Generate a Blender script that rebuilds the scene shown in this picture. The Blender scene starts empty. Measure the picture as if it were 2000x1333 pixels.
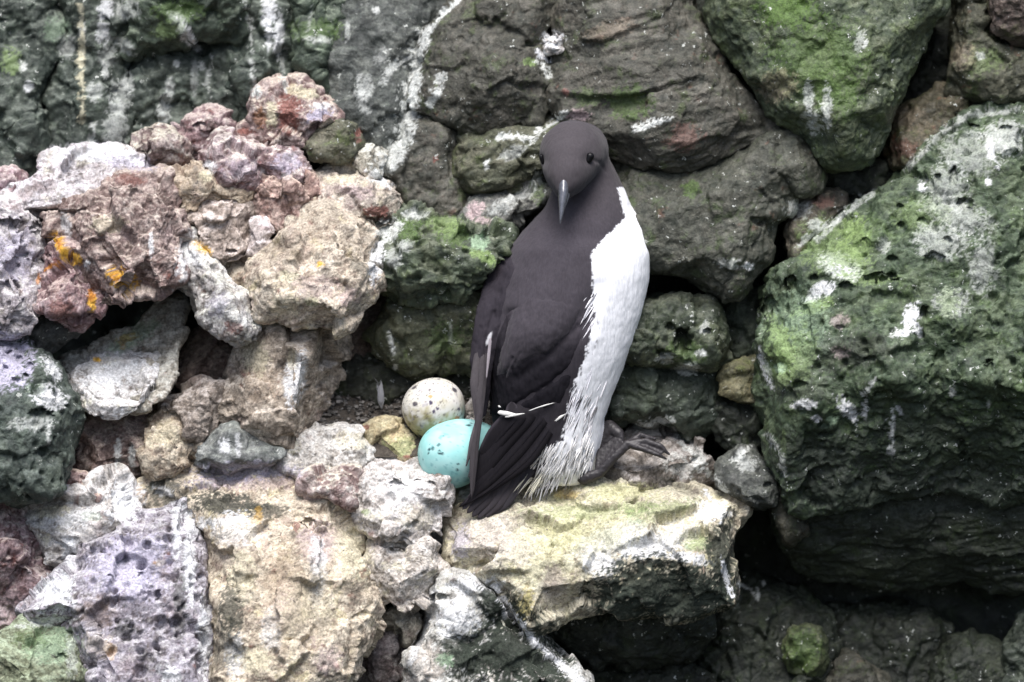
import bpy, bmesh, math, random
import numpy as np
from mathutils import Vector, Matrix
from mathutils.geometry import delaunay_2d_cdt

# ---------------------------------------------------------------- camera
K = 0.00054            # metres of rock face per traced unit
D = 10.0               # metres from the lens to the bird
TH = math.radians(12)  # the lens looks down by this much
sc = bpy.context.scene
COL = sc.collection
CAM = np.array([0, -D * math.cos(TH), D * math.sin(TH)])
FW = np.array([0, math.cos(TH), -math.sin(TH)]); UP = np.array([0, math.sin(TH), math.cos(TH)]); RT = np.array([1.0, 0, 0])
cam = bpy.data.cameras.new('camera'); cam.lens = 36 / 2000 * (D / K); cam.sensor_width = 36
cam.clip_start = 0.5; cam.clip_end = 200
camo = bpy.data.objects.new('camera', cam); COL.objects.link(camo)
camo.location = CAM; camo.rotation_euler = (math.pi / 2 - TH, 0, 0)
sc.camera = camo
cam.dof.use_dof = True; cam.dof.focus_distance = D - .06; cam.dof.aperture_fstop = 2.6
# ---------------------------------------------------------------- light
SUN_EL, SUN_AZ = math.radians(68), math.radians(-5)   # azimuth from straight behind the lens, negative = left
w = bpy.data.worlds.new('World'); sc.world = w; w.use_nodes = True
nt = w.node_tree; nt.nodes.clear()
sky = nt.nodes.new('ShaderNodeTexSky'); sky.sky_type = 'NISHITA'; sky.sun_disc = False
sky.sun_elevation = SUN_EL; sky.sun_rotation = math.pi - SUN_AZ
sky.air_density = 1.0; sky.dust_density = 4.0; sky.ozone_density = 1.0
bg = nt.nodes.new('ShaderNodeBackground'); bg.inputs[1].default_value = 0.10
out = nt.nodes.new('ShaderNodeOutputWorld')
nt.links.new(sky.outputs[0], bg.inputs[0]); nt.links.new(bg.outputs[0], out.inputs[0])
sl = bpy.data.lights.new('sun', 'SUN'); sl.energy = 2.7; sl.angle = math.radians(36); sl.color = (1, .985, .99)
so = bpy.data.objects.new('sun', sl); COL.objects.link(so)
sd = Vector((math.cos(SUN_EL) * math.sin(SUN_AZ), -math.cos(SUN_EL) * math.cos(SUN_AZ), math.sin(SUN_EL)))
so.rotation_euler = sd.to_track_quat('Z', 'Y').to_euler()
so.location = sd * 5
sc.view_settings.view_transform = 'Standard'; sc.view_settings.look = 'None'
sc.view_settings.exposure = 0.78; sc.view_settings.gamma = 1
sc.cycles.max_bounces = 5; sc.cycles.diffuse_bounces = 3; sc.cycles.glossy_bounces = 2

# ---------------------------------------------------------------- numeric helpers
def world(p):
    """p: N x 3 of (x, y, depth) in traced units -> metres"""
    p = np.asarray(p, float); d = p[:, 2] * K; s = (D + d) / D
    return (CAM + np.outer(D + d, FW) + np.outer((p[:, 0] - 1000) * K * s, RT) + np.outer((666.5 - p[:, 1]) * K * s, UP))

rs = np.random.RandomState(7)
PERM = rs.permutation(256).astype(np.int32); PERM = np.concatenate([PERM, PERM, PERM])
GR = rs.normal(size=(256, 3)).astype(np.float32); GR /= np.linalg.norm(GR, axis=1)[:, None]
CR = rs.rand(256, 3).astype(np.float32)

def hsh(i, j, k):
    return PERM[PERM[PERM[i & 255] + (j & 255)] + (k & 255)]

def perlin(p):
    p = p.astype(np.float32); f = np.floor(p); i = f.astype(np.int32); f = p - f
    u = f * f * f * (f * (f * 6 - 15) + 10); r = 0
    for dx in (0, 1):
        wx = u[:, 0] if dx else 1 - u[:, 0]
        for dy in (0, 1):
            wy = u[:, 1] if dy else 1 - u[:, 1]
            for dz in (0, 1):
                wz = u[:, 2] if dz else 1 - u[:, 2]
                g = GR[hsh(i[:, 0] + dx, i[:, 1] + dy, i[:, 2] + dz)]
                r = r + wx * wy * wz * ((f - np.array([dx, dy, dz], np.float32)) * g).sum(1)
    return r * 1.5          # about -1..1

def fbm(p, size, octv=4, gain=.5, seed=0, ridge=False):
    q = p / size + seed * 17.31; a = 1; t = 0; r = 0
    for o in range(octv):
        n = perlin(q)
        if ridge: n = 1 - 2 * np.abs(n)
        r = r + a * n; t += a; a *= gain; q = q * 2.03 + 5.2
    return r / t * 1.25

def worley(p, size, seed=0):
    q = p / size + seed * 11.7; f = np.floor(q).astype(np.int32); best = np.full(len(p), 9., np.float32); hid = np.zeros(len(p), np.int32)
    for dx in (-1, 0, 1):
        for dy in (-1, 0, 1):
            for dz in (-1, 0, 1):
                c = f + np.array([dx, dy, dz]); h = hsh(c[:, 0], c[:, 1], c[:, 2])
                d = ((c + CR[h] - q) ** 2).sum(1)
                m = d < best; best[m] = d[m]; hid[m] = h[m]
    return np.sqrt(best), hid / 255.0

def facet(p, size, seed=0):
    q = p / size + seed * 13.9; f = np.floor(q).astype(np.int32); best = np.full(len(p), 9., np.float32); r = np.zeros(len(p), np.float32); hid = np.zeros(len(p), np.int32)
    for dx in (-1, 0, 1):
        for dy in (-1, 0, 1):
            for dz in (-1, 0, 1):
                c = f + np.array([dx, dy, dz]); h = hsh(c[:, 0], c[:, 1], c[:, 2]); v = q - c - CR[h]
                d = (v ** 2).sum(1); m = d < best; best[m] = d[m]; r[m] = (v * GR[(h * 7 + 3) & 255]).sum(1)[m] * size + (CR[h, 0][m] - .5) * size * .25; hid[m] = h[m]
    return r, hid / 255.0

def sstep(a, b, x):
    t = np.clip((x - a) / (b - a), 0, 1); return t * t * (3 - 2 * t)

def mix(a, b, t):
    return a + (np.asarray(b) - a) * t[:, None]

def get_mesh(me):
    n = len(me.vertices); co = np.empty(n * 3, np.float32); me.vertices.foreach_get('co', co)
    f = np.empty(len(me.loops), np.int32); me.loops.foreach_get('vertex_index', f)
    st = np.empty(len(me.polygons), np.int32); me.polygons.foreach_get('loop_start', st)
    return co.reshape(-1, 3), f, st

def make_mesh(name, co, loops, starts):
    me = bpy.data.meshes.new(name)
    me.vertices.add(len(co)); me.vertices.foreach_set('co', np.asarray(co, np.float32).ravel())
    me.loops.add(len(loops)); me.loops.foreach_set('vertex_index', loops)
    me.polygons.add(len(starts)); me.polygons.foreach_set('loop_start', starts)
    me.update(calc_edges=True)
    me.polygons.foreach_set('use_smooth', np.ones(len(starts), bool)); me.update()
    return me

def quads_to(co, quads): # quads N x 4
    q = np.asarray(quads, np.int32); return make_mesh('m', co, q.ravel(), np.arange(0, len(q) * 4, 4, dtype=np.int32))

def normals(co, loops, starts):
    # quads from the remesher
    q = loops.reshape(-1, 4); n = np.cross(co[q[:, 2]] - co[q[:, 0]], co[q[:, 3]] - co[q[:, 1]])
    r = np.zeros_like(co)
    for k in range(4):
        for a in range(3): r[:, a] += np.bincount(q[:, k], n[:, a], len(co))
    return r / (np.linalg.norm(r, axis=1)[:, None] + 1e-9)

def relax(co, loops, it, f=.5):
    q = loops.reshape(-1, 4); n = len(co)
    a = np.concatenate([q[:, 0], q[:, 1], q[:, 2], q[:, 3]]); b = np.concatenate([q[:, 1], q[:, 2], q[:, 3], q[:, 0]])
    cnt = np.bincount(a, minlength=n) + np.bincount(b, minlength=n)
    for _ in range(it):
        s = np.stack([np.bincount(a, co[b, k], n) + np.bincount(b, co[a, k], n) for k in range(3)], 1)
        co = co + f * (s / cnt[:, None] - co)
    return co.astype(np.float32)

def remesh(verts, faces, vox):
    """closed rough solid in traced units -> even quad skin (numpy)"""
    me = bpy.data.meshes.new('tmp'); me.from_pydata([tuple(v) for v in verts], [], faces); me.update()
    bm = bmesh.new(); bm.from_mesh(me); bmesh.ops.recalc_face_normals(bm, faces=bm.faces); bm.to_mesh(me); bm.free()
    o = bpy.data.objects.new('tmp', me); COL.objects.link(o)
    md = o.modifiers.new('r', 'REMESH'); md.mode = 'VOXEL'; md.voxel_size = vox; md.adaptivity = 0
    dg = bpy.context.evaluated_depsgraph_get(); dg.update()
    ev = o.evaluated_get(dg); m2 = ev.to_mesh(); r = get_mesh(m2); ev.to_mesh_clear()
    bpy.data.objects.remove(o); bpy.data.meshes.remove(me)
    return r

def set_col(me, col, name='Col'):
    at = me.color_attributes.new(name, 'FLOAT_COLOR', 'POINT')
    c = np.ones((len(col), 4), np.float32); c[:, :3] = np.clip(col, 0.004, .92); at.data.foreach_set('color', c.ravel())

def link(name, me, mat, parent=None, label=None, cat=None, group=None, kind=None):
    o = bpy.data.objects.new(name, me); COL.objects.link(o)
    if mat: me.materials.clear(); me.materials.append(mat)
    if parent: o.parent = parent
    for k, v in (('label', label), ('category', cat), ('group', group), ('kind', kind)):
        if v: o[k] = v
    return o

# ---------------------------------------------------------------- materials
def mat_rock(name, rough=.85, spec=.25, grain=.22, bump=.8, fleck=.02, scale=1.0, fcol=(.5, .52, .48, 1), fs=170, fr=.36, g0=.42):
    m = bpy.data.materials.new(name); m.use_nodes = True; n = m.node_tree.nodes; L = m.node_tree.links
    b = n['Principled BSDF']; b.inputs['Roughness'].default_value = rough; b.inputs['Specular IOR Level'].default_value = spec
    at = n.new('ShaderNodeVertexColor'); at.layer_name = 'Col'
    tc = n.new('ShaderNodeTexCoord')
    n1 = n.new('ShaderNodeTexNoise'); n1.inputs['Scale'].default_value = 430 * scale; n1.inputs['Detail'].default_value = 5; n1.inputs['Roughness'].default_value = .7
    L.new(tc.outputs['Object'], n1.inputs['Vector'])
    r = n.new('ShaderNodeMapRange'); r.inputs[1].default_value = .3; r.inputs[2].default_value = .7; r.inputs[3].default_value = 1 - grain * 1.6; r.inputs[4].default_value = 1 + grain * 1.6
    L.new(n1.outputs[0], r.inputs[0])
    mu = n.new('ShaderNodeMix'); mu.data_type = 'RGBA'; mu.blend_type = 'MULTIPLY'; mu.inputs[0].default_value = 1
    L.new(at.outputs[0], mu.inputs[6]); L.new(r.outputs[0], mu.inputs[7])
    # pale specks of dropping and grit; dark fcol paints shaded, algae-filled pores
    v = n.new('ShaderNodeTexVoronoi'); v.inputs['Scale'].default_value = fs; v.inputs['Randomness'].default_value = 1
    wn = n.new('ShaderNodeTexNoise'); wn.inputs['Scale'].default_value = 260; wn.inputs['Detail'].default_value = 2; L.new(tc.outputs['Object'], wn.inputs['Vector'])
    wm = n.new('ShaderNodeVectorMath'); wm.operation = 'MULTIPLY_ADD'; wm.inputs[1].default_value = (.012, .012, .012); L.new(wn.outputs['Color'], wm.inputs[0]); L.new(tc.outputs['Object'], wm.inputs[2]); L.new(wm.outputs[0], v.inputs['Vector'])
    sr = n.new('ShaderNodeSeparateColor'); L.new(v.outputs['Color'], sr.inputs[0])
    siz = n.new('ShaderNodeMapRange'); siz.inputs[1].default_value = .8 - fleck * 4; siz.inputs[2].default_value = 1; siz.inputs[3].default_value = 0; siz.inputs[4].default_value = fr
    L.new(sr.outputs[0], siz.inputs[0])
    lt = n.new('ShaderNodeMath'); lt.operation = 'SUBTRACT'; L.new(siz.outputs[0], lt.inputs[0]); L.new(v.outputs['Distance'], lt.inputs[1])
    st = n.new('ShaderNodeMapRange'); st.inputs[1].default_value = 0; st.inputs[2].default_value = .1; L.new(lt.outputs[0], st.inputs[0])
    gate = n.new('ShaderNodeTexNoise'); gate.inputs['Scale'].default_value = 22; gate.inputs['Detail'].default_value = 3; L.new(tc.outputs['Object'], gate.inputs['Vector'])
    gm = n.new('ShaderNodeMapRange'); gm.inputs[1].default_value = g0; gm.inputs[2].default_value = g0 + .16; L.new(gate.outputs[0], gm.inputs[0])
    mm = n.new('ShaderNodeMath'); mm.operation = 'MULTIPLY'; L.new(st.outputs[0], mm.inputs[0]); L.new(gm.outputs[0], mm.inputs[1])
    m2 = n.new('ShaderNodeMix'); m2.data_type = 'RGBA'; m2.inputs[7].default_value = fcol
    L.new(mm.outputs[0], m2.inputs[0]); L.new(mu.outputs[2], m2.inputs[6]); L.new(m2.outputs[2], b.inputs['Base Color'])
    n2 = n.new('ShaderNodeTexNoise'); n2.inputs['Scale'].default_value = 210 * scale; n2.inputs['Detail'].default_value = 7; n2.inputs['Roughness'].default_value = .68
    L.new(tc.outputs['Object'], n2.inputs['Vector'])
    bp = n.new('ShaderNodeBump'); bp.inputs['Strength'].default_value = bump; bp.inputs['Distance'].default_value = .0035
    n3 = n.new('ShaderNodeTexNoise'); n3.inputs['Scale'].default_value = 75 * scale; n3.inputs['Detail'].default_value = 3; n3.inputs['Distortion'].default_value = .6
    L.new(tc.outputs['Object'], n3.inputs['Vector'])
    pw = n.new('ShaderNodeMapRange'); pw.inputs[1].default_value = .35; pw.inputs[2].default_value = .65; pw.inputs[3].default_value = .15; pw.inputs[4].default_value = 1; L.new(n3.outputs[0], pw.inputs[0])
    hm = n.new('ShaderNodeMath'); hm.operation = 'MULTIPLY'; L.new(n2.outputs[0], hm.inputs[0]); L.new(pw.outputs[0], hm.inputs[1]); L.new(hm.outputs[0], bp.inputs['Height']); L.new(bp.outputs[0], b.inputs['Normal'])
    return m

MAT = dict(pale=mat_rock('pale_rock', .88, .2, .34, 1.0, .07, fcol=(.085, .078, .074, 1), fs=240, fr=.38, g0=.47), dark=mat_rock('damp_dark_rock', .58, .38, .34, .95, .045),
           wall=mat_rock('far_damp_rock', .6, .4, .25, .9, .03))

# ---------------------------------------------------------------- stains, growths and painted shade with a shape of their own
CLR = dict(f=(.46, .46, .25), g=(.70, .71, .72), w=(.58, .60, .57), m=(.070, .120, .028), n=(.19, .27, .10), y=(.62, .36, .05), o=(.42, .17, .035), r=(.20, .085, .07), p=(.46, .36, .36),
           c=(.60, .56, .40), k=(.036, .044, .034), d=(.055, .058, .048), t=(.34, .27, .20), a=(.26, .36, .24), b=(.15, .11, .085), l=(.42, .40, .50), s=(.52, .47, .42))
# (kind, x, y, rx, ry, turn, strength)
SPOTS = []
def spots(txt):
    for ln in txt.strip().split(';'):
        a = ln.split()
        if a: SPOTS.append((a[0],) + tuple(float(v) for v in a[1:]))
# (kind, width, strength, [x, y ...])
LINES = []
def lines(txt):
    for ln in txt.strip().split(';'):
        a = ln.split()
        if a: LINES.append((a[0], float(a[1]), float(a[2]), np.array([float(v) for v in a[3:]], np.float32).reshape(-1, 2)))

def seg_dist(x, y, pl):
    best = np.full(len(x), 1e9, np.float32)
    for (ax, ay), (bx, by) in zip(pl[:-1], pl[1:]):
        dx, dy = bx - ax, by - ay; t = np.clip(((x - ax) * dx + (y - ay) * dy) / (dx * dx + dy * dy + 1e-6), 0, 1)
        best = np.minimum(best, np.hypot(x - ax - t * dx, y - ay - t * dy))
    return best

def stain_and_shade(p, n, col, sf=1.0):
    x, y = p[:, 0], -p[:, 1]
    x0, x1, y0, y1 = x.min() - 5, x.max() + 5, y.min() - 5, y.max() + 5
    nf = None
    for kind, cx, cy, rx, ry, ang, st in SPOTS:
        R = max(rx, ry)
        if cx + R < x0 or cx - R > x1 or cy + R < y0 or cy - R > y1: continue
        if nf is None: nf = fbm(p, 15, 4, .65, 5); nf2 = fbm(p, 5, 2, .6, 9)
        a = math.radians(ang); dx, dy = x - cx, y - cy
        u = (dx * math.cos(a) + dy * math.sin(a)) / rx; v = (-dx * math.sin(a) + dy * math.cos(a)) / ry
        e = 1 - np.sqrt(u * u + v * v)
        m = sstep(-.02, .28, e * 1.0 + nf * .85 + nf2 * .6 - .04) * sstep(-.25, .05, e) * st * sf * sstep(-.1, .15, n[:, 2])
        col = mix(col, CLR[kind], m)
    for kind, wd, st, pl in LINES:
        if pl[:, 0].max() + wd < x0 or pl[:, 0].min() - wd > x1 or pl[:, 1].max() + wd < y0 or pl[:, 1].min() - wd > y1: continue
        if nf is None: nf = fbm(p, 15, 4, .65, 5); nf2 = fbm(p, 5, 2, .6, 9)
        e = 1 - seg_dist(x + nf * 14, y + nf2 * 5, pl) / (wd * 1.25)
        m = sstep(0, .3, e * .8 + nf * .95 + nf2 * .6 - .2) * sstep(-.3, .1, e) * st * sf * sstep(-.1, .15, n[:, 2])
        col = mix(col, CLR[kind], m)
    return col

# style: colours c0..c3 with shares, guano and painted highlights on tops, moss, roughness amplitudes, pits
ST = dict(
    pale=dict(tc=(.60, .565, .50), c=[(.46, .42, .36), (.60, .57, .51), (.27, .23, .20), (.50, .47, .33)], red=.14, dirt=.75, blot=.5, top=.5, amp=(3.0, 2.1, 2.2), pit=(16, 4, .2), mat='pale'),
    white=dict(c=[(.52, .51, .50), (.68, .69, .70), (.30, .28, .26), (.50, .50, .40)], red=.05, dirt=.7, blot=.5, top=.6, amp=(3.0, 2.1, 2.0), pit=(20, 6, .3), mat='pale'),
    lilac=dict(c=[(.32, .30, .335), (.47, .46, .50), (.17, .15, .155), (.56, .55, .55)], red=.08, dirt=.6, blot=.5, top=.6, amp=(3.0, 1.9, 1.9), pit=(21, 8.5, .5), mat='pale'),
    grey=dict(c=[(.29, .27, .25), (.43, .41, .385), (.15, .135, .12), (.54, .53, .51)], red=.1, dirt=.6, blot=.5, top=.6, amp=(3.0, 2.0, 2.0), pit=(15, 3, .25), mat='pale'),
    tan=dict(tc=(.60, .565, .50), c=[(.40, .34, .26), (.53, .48, .39), (.24, .19, .15), (.56, .52, .42)], red=.1, dirt=.55, blot=.4, top=.35, amp=(3.0, 2.0, 2.1), pit=(15, 3, .25), mat='pale'),
    red=dict(tc=(.60, .565, .50), c=[(.20, .145, .145), (.33, .275, .28), (.10, .062, .060), (.50, .465, .465)], red=.22, dirt=.5, blot=.4, top=.7, amp=(3.6, 2.6, 2.5), pit=(14, 4, .35), mat='pale'),
    brown=dict(tc=(.60, .565, .50), c=[(.20, .155, .145), (.31, .265, .25), (.10, .072, .066), (.45, .41, .38)], red=.14, dirt=.5, blot=.4, top=.5, amp=(3.6, 2.6, 2.7), pit=(14, 4, .3), mat='pale'),
    dark=dict(c=[(.068, .072, .050), (.110, .108, .080), (.036, .040, .028), (.070, .092, .034)], red=.0, dirt=.0, top=.05, amp=(6, 4.2, 2.0), pit=(13, 1.6, .2), mat='dark'),
    umber=dict(c=[(.068, .067, .053), (.106, .099, .080), (.036, .039, .030), (.064, .082, .036)], red=.12, dirt=.0, top=.04, amp=(6, 4.0, 2.0), pit=(13, 1.4, .2), mat='dark'),
    slate=dict(c=[(.075, .080, .078), (.115, .12, .115), (.040, .046, .042), (.15, .155, .145)], red=.0, dirt=.0, top=.15, amp=(6, 4, 1.8), pit=(13, 1.6, .25), mat='dark'),
    moss=dict(c=[(.050, .068, .042), (.085, .102, .062), (.028, .038, .028), (.085, .115, .052)], red=.0, dirt=.0, top=.16, amp=(7, 4.4, 2.6), pit=(19, 6, .35), mat='dark'),
    algae=dict(c=[(.040, .052, .038), (.060, .075, .050), (.024, .032, .024), (.08, .10, .07)], red=.0, dirt=.0, top=.10, amp=(7, 4.4, 2.6), pit=(19, 6, .35), mat='dark'),
    cave=dict(c=[(.016, .020, .014), (.027, .032, .022), (.009, .011, .009), (.026, .036, .016)], red=.0, dirt=.0, top=.03, amp=(7, 5, 2.2), pit=(15, 2, .2), mat='dark'),  # near-black: the shade of cave and crevices is put into the colour
    wall=dict(c=[(.034, .045, .036), (.058, .072, .056), (.018, .025, .019), (.10, .125, .095)], red=.0, dirt=.0, top=.25, amp=(9, 8, 3.0), pit=(15, 2.6, .3), mat='wall'),
)

def colour(p, n, st, seed, sfac=1.0, tint=None):
    s = ST[st]; c = [np.array(v, np.float32) for v in s['c']]
    a = fbm(p, 70, 4, .6, seed); b = fbm(p, 26, 5, .65, seed + 1); d = fbm(p, 9, 3, .7, seed + 2); e = fbm(p, 42, 4, .6, seed + 3)
    col = np.repeat(c[0][None], len(p), 0)
    col = mix(col, c[1], sstep(-.15, .35, a * .6 + b * .6))
    col = mix(col, c[3], sstep(.12, .42, e * .8 + d * .4) * .85)
    col = mix(col, c[2], sstep(.10, .42, -b * .8 - e * .3 + d * .45) * .95)
    if s['mat'] == 'pale':   # fine mottling: crust, grime, fresh break
        k1 = fbm(p, 13, 4, .72, seed + 11); k2 = fbm(p, 17, 4, .72, seed + 12)
        col = mix(col, c[1] * 1.12, sstep(.16, .34, k1) * .75); col = mix(col, c[2] * .72, sstep(.12, .30, k2) * .85)
    if s['red']: col = mix(col, CLR['r'] if s['mat'] == 'pale' else (.15, .075, .055), sstep(.45 - s['red'], .75 - s['red'], fbm(p, 34, 4, .65, seed + 5)) * .7)
    if s['dirt']: col = mix(col, (.085, .08, .07), sstep(.32, .55, d * .9 + fbm(p, 5, 2, .6, seed + 6) * .35 - a * .3) * s['dirt'])
    if s.get('blot'):   # weathering shared by neighbouring rocks
        ps = p.copy(); ps[:, 1] *= .62; g1 = fbm(ps, 48, 5, .68, 771); g2 = fbm(ps, 30, 5, .68, 772)
        col = mix(col, (.115, .105, .095), sstep(.16, .42, g1 + d * .25) * s['blot'] * 1.3)
        col = mix(col, (.60, .58, .545), sstep(.20, .50, g2 + d * .3) * s['blot'] * .9)
        col = mix(col, (.40, .33, .33), sstep(.15, .5, fbm(p, 90, 4, .6, 773)) * .45)
    if s['top']:
        t = sstep(.15, .75, n[:, 1] * .75 + b * .55 + d * .35 - .05) * s['top']
        col = mix(col, s.get('tc', (.66, .67, .68)) if s['mat'] == 'pale' else (.40, .44, .38), t)
    if tint is not None: col = col * np.array(tint, np.float32)
    col = col * (.90 if s['mat'] != 'pale' else np.array((.96, .93, .905), np.float32))
    return stain_and_shade(p, n, col * (1 + .22 * d[:, None]), .72 if st == 'wall' else 1.0)

HOLES = []
def holes(txt):
    for t in txt.split(';'):
        a = t.split()
        if a: HOLES.append(tuple(float(v) for v in a))
def dig(co, n):
    x, y = co[:, 0], -co[:, 1]
    for hx, hy, rx, ry, dp in HOLES:
        if hx < x.min() or hx > x.max() or hy < y.min() or hy > y.max(): continue
        w_ = fbm(co, 8, 2, .6, 66) * .45
        m = sstep(1.15, .75, np.hypot((x - hx) / rx, (y - hy) / ry) + w_) * sstep(0, .3, n[:, 2])
        co = co.copy(); co[:, 2] -= m * dp; co[:, 1] += m * dp * .25
    return co
def poly_dist(px, py, pl):
    q = np.vstack([pl, pl[:1]]); return seg_dist(px, py, q)
def inside(px, py, pl):
    r = np.zeros(len(px), bool); j = len(pl) - 1
    for i in range(len(pl)):
        xi, yi = pl[i]; xj, yj = pl[j]
        r ^= ((yi > py) != (yj > py)) & (px < (xj - xi) * (py - yi) / (yj - yi + 1e-9) + xi); j = i
    return r

def solid(outline, z, H, T, tilt, pts, seed, spacing=None, jit=.22, round_=.5):
    """closed rough solid in (x, up, toward lens): front skin through pts, sides, smaller back"""
    pl = np.array(outline, np.float32); rn = random.Random(seed)
    # split long edges with a little wander
    q = []
    for i in range(len(pl)):
        a, b = pl[i], pl[(i + 1) % len(pl)]; L = np.hypot(*(b - a)); k = max(1, int(L / 34)); nn = np.array([b[1] - a[1], a[0] - b[0]]) / (L + 1e-6)
        for j in range(k): q.append(a + (b - a) * j / k + (nn * rn.uniform(-3.5, 3.5) if j else 0))
    pl = np.array(q, np.float32); n = len(pl)
    area = .5 * abs(np.dot(pl[:, 0], np.roll(pl[:, 1], -1)) - np.dot(pl[:, 1], np.roll(pl[:, 0], -1)))
    R = round_ * math.sqrt(area / math.pi)
    cx, cy = pl.mean(0); x0, y0 = pl.min(0); x1, y1 = pl.max(0)
    sp = spacing or max(26, min(60, math.sqrt(area) / 5))
    cand = []
    yy = y0 + sp * .4; row = 0
    while yy < y1:
        xx = x0 + sp * (.3 + .5 * (row % 2))
        while xx < x1:
            cand.append((xx + rn.uniform(-.3, .3) * sp, yy + rn.uniform(-.3, .3) * sp)); xx += sp
        yy += sp * .87; row += 1
    inner = []
    if cand:
        cand = np.array(cand, np.float32); m = inside(cand[:, 0], cand[:, 1], pl); cand = cand[m]
        if len(cand):
            dd = poly_dist(cand[:, 0], cand[:, 1], pl)
            for (x, y), d in zip(cand, dd):
                if d < 7: continue
                if pts and min(math.hypot(x - a, y - b) for a, b, _ in pts) < sp * .75: continue
                t = min(d / R, 1); h = math.sqrt(1 - (1 - t) ** 2)
                if pts:   # blend of the given heights
                    ws = [1 / (math.hypot(x - a, y - b) ** 2 + 60) for a, b, _ in pts]
                    hh = sum(w_ * c for w_, (a, b, c) in zip(ws, pts)) / sum(ws)
                    h = h * hh + rn.uniform(-jit, jit) * H * .5
                else: h = h * H + rn.uniform(-jit, jit) * H
                inner.append((x, y, max(h, 2)))
    for a, b, c in pts or []: inner.append((a, b, c))
    zz = lambda x, y: -(z + tilt[0] * (x - cx) + tilt[1] * (cy - y))
    v2 = [Vector((float(a), float(b))) for a, b in pl] + [Vector((float(a), float(b))) for a, b, _ in inner]
    vo, eo, fo, ov, oe, of = delaunay_2d_cdt(v2, [(i, (i + 1) % n) for i in range(n)], [], 1, .01)
    hs = []
    for k, v in enumerate(vo):
        src = [i for i in ov[k]]; h = 0
        if src and src[0] >= n: h = inner[src[0] - n][2]
        hs.append(h)
    V = [(v.x, -v.y, zz(v.x, v.y) + h) for v, h in zip(vo, hs)]
    F = [tuple(f) for f in fo]
    cnt = {}
    for f in F:
        for a, b in zip(f, f[1:] + f[:1]): cnt[(a, b)] = cnt.get((a, b), 0) + 1
    bd = [(a, b) for (a, b) in cnt if (b, a) not in cnt]
    bv = sorted({a for a, b in bd} | {b for a, b in bd}); mp = {}
    for a in bv:
        x, y, zf = V[a]; V.append((cx + (x - cx) * .93, -cy + (y + cy) * .93, zf - T * .55)); mp[a] = len(V) - 1
    mp2 = {}
    for a in bv:
        x, y, zf = V[a]; V.append((cx + (x - cx) * .7, -cy + (y + cy) * .7, -(z + T))); mp2[a] = len(V) - 1
    V.append((cx, -cy, -(z + T * 1.08))); c = len(V) - 1
    for a, b in bd:
        F += [(b, a, mp[a], mp[b]), (mp[b], mp[a], mp2[a], mp2[b]), (mp2[b], mp2[a], c)]
    return V, F

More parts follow.
